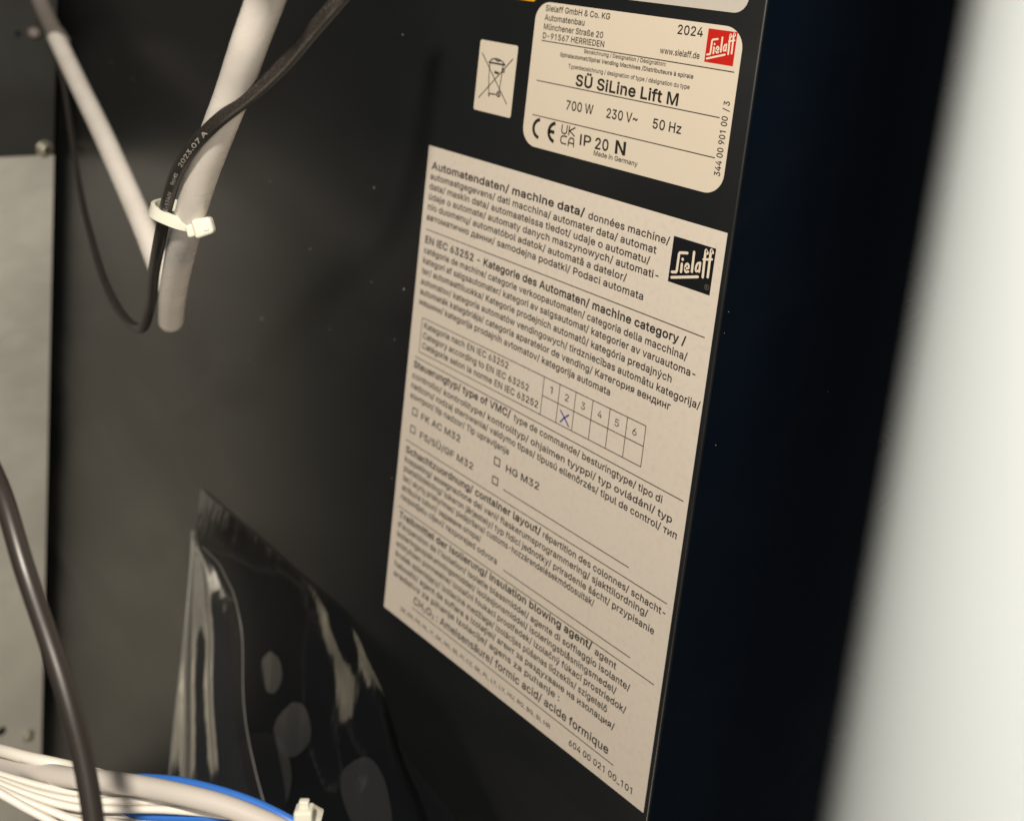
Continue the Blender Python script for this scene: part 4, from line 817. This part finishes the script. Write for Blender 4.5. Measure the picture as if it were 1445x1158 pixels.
# print wrapped on the jacket
cum = [0.0]
for i in range(1, len(kpath)): cum.append(cum[-1] + (kpath[i] - kpath[i - 1]).length)
def arclen_at(x, y):
    best = min(range(len(kpath) // 2), key=lambda i: (screen(kpath[i]) - Vector((x, y))).length)
    return cum[best]
def screen(p):
    q = p - W(*CAM); z = -q.dot(bz_)
    return Vector((PX + FOC * q.dot(bx_) / z, PY - FOC * q.dot(by_) / z))
def cable_point(s):
    i = max(1, min(len(cum) - 1, next((k for k, c in enumerate(cum) if c >= s), len(cum) - 1)))
    f = (s - cum[i - 1]) / max(1e-9, cum[i] - cum[i - 1])
    p = kpath[i - 1].lerp(kpath[i], f)
    t = (kpath[min(i + 2, len(kpath) - 1)] - kpath[max(i - 3, 0)]).normalized()
    return p, t
def print_on_cable(txt, xy0, xy1, cap):
    s0, s1 = arclen_at(*xy0), arclen_at(*xy1)   # reading direction runs from s0 to s1 (towards the upper end)
    v, f = glyphs(txt, 0.012)
    x0 = min(p[0] for p in v); x1 = max(p[0] for p in v)
    out = []
    for px, py, _ in v:
        s = s0 + (s1 - s0) * (px - x0) / (x1 - x0)
        p, t = cable_point(s)
        t = -t
        nrm = (W(*CAM) - p); nrm = (nrm - t * nrm.dot(t)).normalized()
        up = nrm.cross(t)
        h = (py / _cap - 0.5) * cap * .001
        a = h / 0.00225
        out.append(p + nrm * (math.cos(a) * 0.00238) + up * (math.sin(a) * 0.00238))
    pyobj('printed_text', out, f, M['print'], bc)
print_on_cable('2023.07', (259, 226), (287, 191), 1.35)
print_on_cable('A', (293, 187), (298, 181), 1.25)
print_on_cable('RoHS', (246, 254), (254, 236), 1.1)
print_on_cable('E-174/V', (237, 290), (243, 264), 1.1)

# ------------------------------------------------------------------ cable tie round conduit and cable
def ring_band(name, c, ax1, ax2, axis, ra, rb, width, thick, a0, a1, material, parent, seg=48):
    vs, fs = [], []
    for i in range(seg + 1):
        a = math.radians(a0 + (a1 - a0) * i / seg)
        d = ax1 * math.cos(a) + ax2 * math.sin(a)
        p = c + ax1 * (ra * math.copysign(abs(math.cos(a)) ** .78, math.cos(a))) + ax2 * (rb * math.copysign(abs(math.sin(a)) ** .78, math.sin(a)))
        for s, t in ((-.5, 0), (.5, 0), (.5, 1), (-.5, 1)):
            edge = 0.12 if t else 0
            vs.append(p + axis * (width * s * (1 - edge)) + d * (thick * t))
    for i in range(seg):
        for k in range(4):
            fs.append((i * 4 + k, i * 4 + (k + 1) % 4, (i + 1) * 4 + (k + 1) % 4, (i + 1) * 4 + k))
    fs.append((0, 1, 2, 3)); fs.append((seg * 4 + 3, seg * 4 + 2, seg * 4 + 1, seg * 4))
    o = pyobj(name, vs, fs, material, parent, smooth=False)
    return o
zt = empty('cable_tie', at(265, 320, 365), 'ivory cable tie binding the black cable to the white conduit', 'cable tie')
cc = at(253, 303, 366)
axis = (at(262, 250, 352) - at(244, 360, 385)).normalized()
rt = (at(288, 318, 362) - at(222, 290, 364)).normalized()
tw = (W(*CAM) - cc).normalized(); tw = (tw - rt * tw.dot(rt)).normalized()
axis2 = rt.cross(tw)
if axis2.dot(axis) < 0: axis2 = -axis2
# the loop hangs lower at the front than at the back
tw = (tw - axis2 * 0.34).normalized(); axis2 = (axis2 + tw * axis2.dot(axis2) * 0.0).normalized()
axis2 = rt.cross(tw)
if axis2.dot(axis) < 0: axis2 = -axis2
band = ring_band('tie_band', cc, rt, tw, axis2, 0.0084, 0.0086, 0.0043, 0.0012, 0, 360, M['tie'], zt)
def oriented_box(name, c, X, Y, Z, dims, material, parent, r=0.0006, seg=2, taper=1.0):
    bm = bmesh.new(); bmesh.ops.create_cube(bm, size=1)
    for v in bm.verts:
        k = taper if v.co.x > 0 else 1.0
        v.co = c + X * (v.co.x * dims[0]) + Y * (v.co.y * dims[1] * k) + Z * (v.co.z * dims[2] * k)
    bmesh.ops.recalc_face_normals(bm, faces=bm.faces)
    off = parent_world(parent)
    for v in bm.verts: v.co = (v.co - off) * 1000
    bmesh.ops.bevel(bm, geom=bm.edges[:], offset=r * 1000, segments=seg, profile=.5, affect='EDGES')
    for v in bm.verts: v.co *= 0.001
    bmesh.ops.recalc_face_normals(bm, faces=bm.faces)
    me = bpy.data.meshes.new(name); bm.to_mesh(me); bm.free()
    return link(name, me, material, parent)
hc = at(288, 320, 357)
hx = (at(305, 315, 357) - at(275, 323, 357)).normalized()
hz = (W(*CAM) - hc).normalized(); hy = hz.cross(hx).normalized(); hz = hx.cross(hy)
oriented_box('tie_head', hc, hx, hy, hz, (0.0066, 0.0068, 0.0056), M['tie'], zt, r=0.0013, seg=4, taper=0.84)
oriented_box('tie_neck', hc - hx * 0.0040 - hy * 0.0002, hx, hy, hz, (0.0040, 0.0043, 0.0028), M['tie'], zt, r=0.0009, seg=3)
oriented_box('tie_tail', at(279, 301, 366), hx, hy, hz, (0.0012, 0.0042, 0.0036), M['tie'], zt, r=0.0003)
oriented_box('tie_slot', hc + hz * 0.0026 + hx * 0.0012 - hy * 0.0008, hx, hy, hz, (0.0020, 0.0014, 0.0006), M['tie'], zt, r=0.0002)

# ------------------------------------------------------------------ thick dark cable in front, lower left
fp = spline([at(-60, 560, 290), at(-22, 640, 280), at(4, 700, 272), at(34, 800, 264), at(68, 900, 260), at(95, 985, 256), at(117, 1070, 254), at(131, 1150, 252), at(140, 1230, 250)], 0.003)
fc = empty('dark_cable', at(131, 1150, 252), 'thick dark brown cable running down in front at the lower left', 'cable')
tube('cable_jacket', fp, lambda t: 2.45, M['front_cable'], fc, sides=24)

# ------------------------------------------------------------------ cable bundle at the bottom left
def z4(x, y, d): return at(x / 3.0104, 880 + y / 3.0104, d)
def cable(name, pts, r, m, label, group=None):
    path = spline(pts, 0.003)
    o = tube(name, path, r, M[m], None, sides=16)
    recentre(o)
    return tag(o, label, 'cable', group)
cable('white_cable', [z4(-260, 520, 352), z4(-80, 575, 340), z4(0, 590, 334), z4(150, 622, 325), z4(300, 652, 318), z4(430, 664, 314), z4(620, 692, 310), z4(800, 730, 306), z4(950, 770, 304), z4(1100, 828, 302), z4(1220, 885, 300), z4(1400, 990, 300)],
      2.75, 'wiregrey', 'thickest pale grey cable of the bundle at the lower left')
cable('white_cable', [z4(-260, 475, 352), z4(-80, 520, 338), z4(0, 536, 331), z4(120, 568, 326), z4(230, 592, 324), z4(310, 610, 326), z4(420, 640, 331), z4(560, 690, 334), z4(700, 760, 332)],
      1.7, 'wire', 'white cable lying on top of the thick grey one at the lower left')
thin = [
 ([(-200, 560), (-60, 618), (0, 640), (120, 675), (230, 703), (330, 722), (450, 722), (600, 722), (760, 745)], 318, 'wire', 'thin white cable directly beneath the thick grey cable'),
 ([(-200, 585), (-60, 640), (0, 662), (150, 714), (330, 750), (450, 752), (700, 756), (860, 782), (1010, 815), (1200, 880)], 314, 'wire', 'second thin white cable below the thick grey cable'),
 ([(-200, 600), (-60, 655), (0, 680), (150, 735), (330, 780), (450, 785), (700, 788), (950, 812), (1150, 870)], 311, 'wire', 'third thin white cable below the thick grey cable'),
 ([(-200, 612), (-60, 676), (0, 702), (100, 748), (220, 795), (330, 838), (450, 880), (560, 930)], 308, 'wire', 'thin white cable fanning down steeply under the dark cable'),
 ([(-200, 620), (-60, 690), (0, 718), (100, 775), (200, 828), (300, 885), (400, 945)], 305, 'wire', 'lowest thin white cable of the fan at the picture corner'),
 ([(60, 748), (180, 765), (330, 805), (450, 812), (600, 832), (760, 850), (900, 900)], 315, 'wire', 'thin white cable crossing low behind the dark cable'),
 ([(260, 830), (360, 838), (450, 836), (560, 850), (700, 885), (850, 940)], 309, 'wiregrey', 'thin grey white cable at the bottom right of the dark cable'),
]
for pts, d, mm, lab in thin:
    cable('thin_white_cable', [z4(x, y, d) for x, y in pts], 1.06, mm, lab, 'thin white cables of the bundle')
cable('blue_cable', [z4(-80, 600, 336), z4(150, 668, 330), z4(330, 690, 322), z4(480, 665, 318), z4(570, 655, 316), z4(660, 658, 315), z4(760, 668, 313), z4(950, 714, 309), z4(1100, 768, 306), z4(1230, 832, 303), z4(1400, 930, 302)],
      1.3, 'blue', 'blue cable showing above the thick grey cable')
cable('blue_cable', [z4(60, 735, 322), z4(200, 745, 320), z4(330, 758, 319), z4(450, 770, 318), z4(560, 775, 318), z4(700, 782, 319)], 1.3, 'blue', 'blue cable glimpsed between two thin white cables')
cable('blue_cable', [z4(420, 790, 318), z4(540, 808, 316), z4(640, 812, 315), z4(760, 816, 314), z4(900, 826, 312), z4(1080, 850, 310), z4(1250, 900, 310)], 1.45, 'blue', 'lowest blue cable at the bottom edge under the bundle')
# tie round the bundle
bt = empty('cable_tie', z4(1290, 860, 300), 'ivory cable tie head at the bottom edge on the cable bundle', 'cable tie')
bcn = z4(1280, 935, 303)
bax = (z4(1400, 990, 302) - z4(1100, 828, 302)).normalized()
up_ = by_ - bax * by_.dot(bax); up_.normalize(); sd = bax.cross(up_)
ring_band('tie_band', bcn, up_, sd, bax, 0.0085, 0.008, 0.0035, 0.0011, 0, 360, M['tie'], bt)
tb_ = z4(1292, 822, 296)
oriented_box('tie_head', tb_, bx_, by_, bz_, (0.0052, 0.0060, 0.005), M['tie'], bt, r=0.0008)
oriented_box('tie_tail', tb_ + by_ * 0.0036, bx_, by_, bz_, (0.0028, 0.0028, 0.002), M['tie'], bt, r=0.0004)

# ------------------------------------------------------------------ clear document pouch on the wall
def cat1(p, t):
    n = len(p) - 1; x = t * n; i = min(int(x), n - 1); f = x - i
    a = p[i - 1] if i > 0 else p[i] * 2 - p[i + 1]
    b, c = p[i], p[i + 1]
    d = p[i + 2] if i + 2 <= n else p[i + 1] * 2 - p[i]
    return 0.5 * (2 * b + (c - a) * f + (2 * a - 5 * b + 4 * c - d) * f * f + (3 * b - a - 3 * c + d) * f ** 3)
def patch_grid(rows, nu, nv, wave):
    R_ = [[Vector(uvn(*q)) for q in r] for r in rows]
    out = []
    for j in range(nv + 1):
        for i in range(nu + 1):
            s, t = i / nu, j / nv
            col = [cat1(r, s) for r in R_]
            p = cat1(col, t)
            p.z += wave(s, t, p)
            p.z = min(p.z, -0.35)
            out.append(W(*p))
    fs = [(j * (nu + 1) + i, j * (nu + 1) + i + 1, (j + 1) * (nu + 1) + i + 1, (j + 1) * (nu + 1) + i) for j in range(nv) for i in range(nu)]
    return out, fs
pouch = empty('document_pouch', W(-100, 420, 0), 'clear glossy plastic document pouch hanging on the black wall', 'pouch')
rows = [
 [(283, 689, -.6), (332, 731, -.8), (381, 774, -.8), (430, 817, -.8), (481, 861, -1)],
 [(276, 760, -7), (340, 805, -5), (400, 852, -2.5), (455, 885, -1.5), (508, 905, -3)],
 [(268, 850, -14), (340, 885, -10), (410, 930, -5), (480, 960, -2), (545, 985, -8)],
 [(260, 950, -18), (340, 985, -12), (420, 1020, -6), (500, 1050, -3), (585, 1065, -12)],
 [(252, 1050, -20), (340, 1080, -13), (430, 1110, -7), (525, 1130, -4), (640, 1150, -12)],
 [(243, 1170, -20), (340, 1190, -13), (440, 1210, -7), (550, 1225, -5), (700, 1260, -10)],
]
def wv(s, t, p):
    e = max(0, (s - .45) / .55)
    k = noise.noise(Vector((p.x * .03, p.y * .018, 3.1)))
    return -0.5 * k + e * t * (3.4 * math.sin(s * 27 + t * 5) + 6 * noise.noise(Vector((p.x * .045, p.y * .03, 1.0)))) 
v_, f_ = patch_grid(rows, 70, 90, wv)
bs = pyobj('back_film', v_, f_, M['film_back'], pouch, smooth=True)
# places where the film is pressed flat on the wall
for outline in (
    [(381, 918), (394, 930), (398, 955), (388, 977), (374, 972), (368, 950), (370, 930)],
    [(412, 990), (428, 994), (438, 1020), (436, 1046), (418, 1066), (402, 1064), (386, 1046), (390, 1015)],
    [(352, 1036), (372, 1032), (392, 1040), (408, 1070), (410, 1110), (392, 1150), (350, 1150), (334, 1110), (324, 1066)],
    [(500, 1072), (520, 1068), (536, 1086), (548, 1120), (550, 1170), (505, 1170), (482, 1120), (484, 1088)]):
    ring = smooth2d(outline + [outline[0]], 5)[:-1]
    c0 = (sum(p[0] for p in ring) / len(ring), sum(p[1] for p in ring) / len(ring))
    vs = [W(*uvn(c0[0], c0[1], -9.0))] + [W(*uvn(x, y, -8.8)) for x, y in ring]
    k = len(ring)
    pyobj('pressed_spot', vs, [(0, 1 + i, 1 + (i + 1) % k) for i in range(k)], M['film_patch'], pouch, smooth=True)
# front film, open and curling away at its top
left = [(271, 748), (266, 800), (258, 890), (250, 980), (243, 1070), (236, 1180)]
lip = [(276, 764), (312, 800), (338, 872), (343, 985), (357, 1075), (386, 1180)]
rows = []
for (xl, yl), (xr, yr) in zip(left, lip):
    k = (yl - 748) / 430
    r = []
    for i in range(7):
        s = i / 6
        n = -3 - 19 * min(1, k * 2.5) - (8 + 5 * k) * math.sin(math.pi * min(1, .10 + s * .8)) ** .8
        r.append((xl + (xr - xl) * s, yl + (yr - yl) * s, n))
    rows.append(r)
def wv2(s, t, p):
    return 1.5 * math.sin(s * 19 + 0.8 * math.sin(t * 5)) * (1 - s) + 1.2 * noise.noise(Vector((p.x * .05, p.y * .012, 9)))
v_, f_ = patch_grid(rows, 48, 60, wv2)
pyobj('front_film', v_, f_, M['film_front'], pouch, smooth=True)
edge = [v_[j * 49 + 48] for j in range(61)]
tube('film_lip', edge, 0.28, M['film_edge'], pouch, sides=6)
edge = [v_[j * 49] for j in range(61)]
tube('film_seam', edge, 0.5, M['film_edge'], pouch, sides=6)

# ------------------------------------------------------------------ dust specks on the black wall, painted glints on the frame face
vs, fs = [], []
spots = [uvn(528, 265), uvn(353, 508), uvn(370, 450), uvn(570, 408), uvn(358, 512), uvn(232, 560)]
for _ in range(45): spots.append((random.uniform(-330, 140), random.uniform(-70, 300), 0))
for k, (u, v, n) in enumerate(spots):
    if 0 < u < 148 and 0 < v < 210 or (20 < u and v < -10): continue
    r = random.uniform(.12, .3) * (1.8 if k < 4 else 1)
    b = len(vs)
    vs += [W(u - r, v, -.05), W(u, v - r * 1.3, -.1), W(u + r, v, -.05), W(u, v + r, -.05), W(u, v, -.35)]
    fs += [(b, b + 1, b + 4), (b + 1, b + 2, b + 4), (b + 2, b + 3, b + 4), (b + 3, b, b + 4)]
for x, y in ((1028, 440), (1022, 470), (1010, 628), (1168, 552)):  # faint reflections on the frame face, painted as pale flecks
    d = ray(x, y); t = (149.35 - CAM[0]) / d[0]
    v, n = CAM[1] + t * d[1], CAM[2] + t * d[2]
    q = random.uniform(.10, .2); b = len(vs)
    vs += [W(149.32, v - q, n), W(149.32, v, n + q), W(149.32, v + q, n), W(149.32, v, n - q), W(149.6, v, n)]
    fs += [(b, b + 1, b + 4), (b + 1, b + 2, b + 4), (b + 2, b + 3, b + 4), (b + 3, b, b + 4)]
tag(pyobj('dust', vs, fs, M['dust'], None), 'pale dust specks on the black wall and painted glints on the navy frame face', 'dust', kind='stuff')
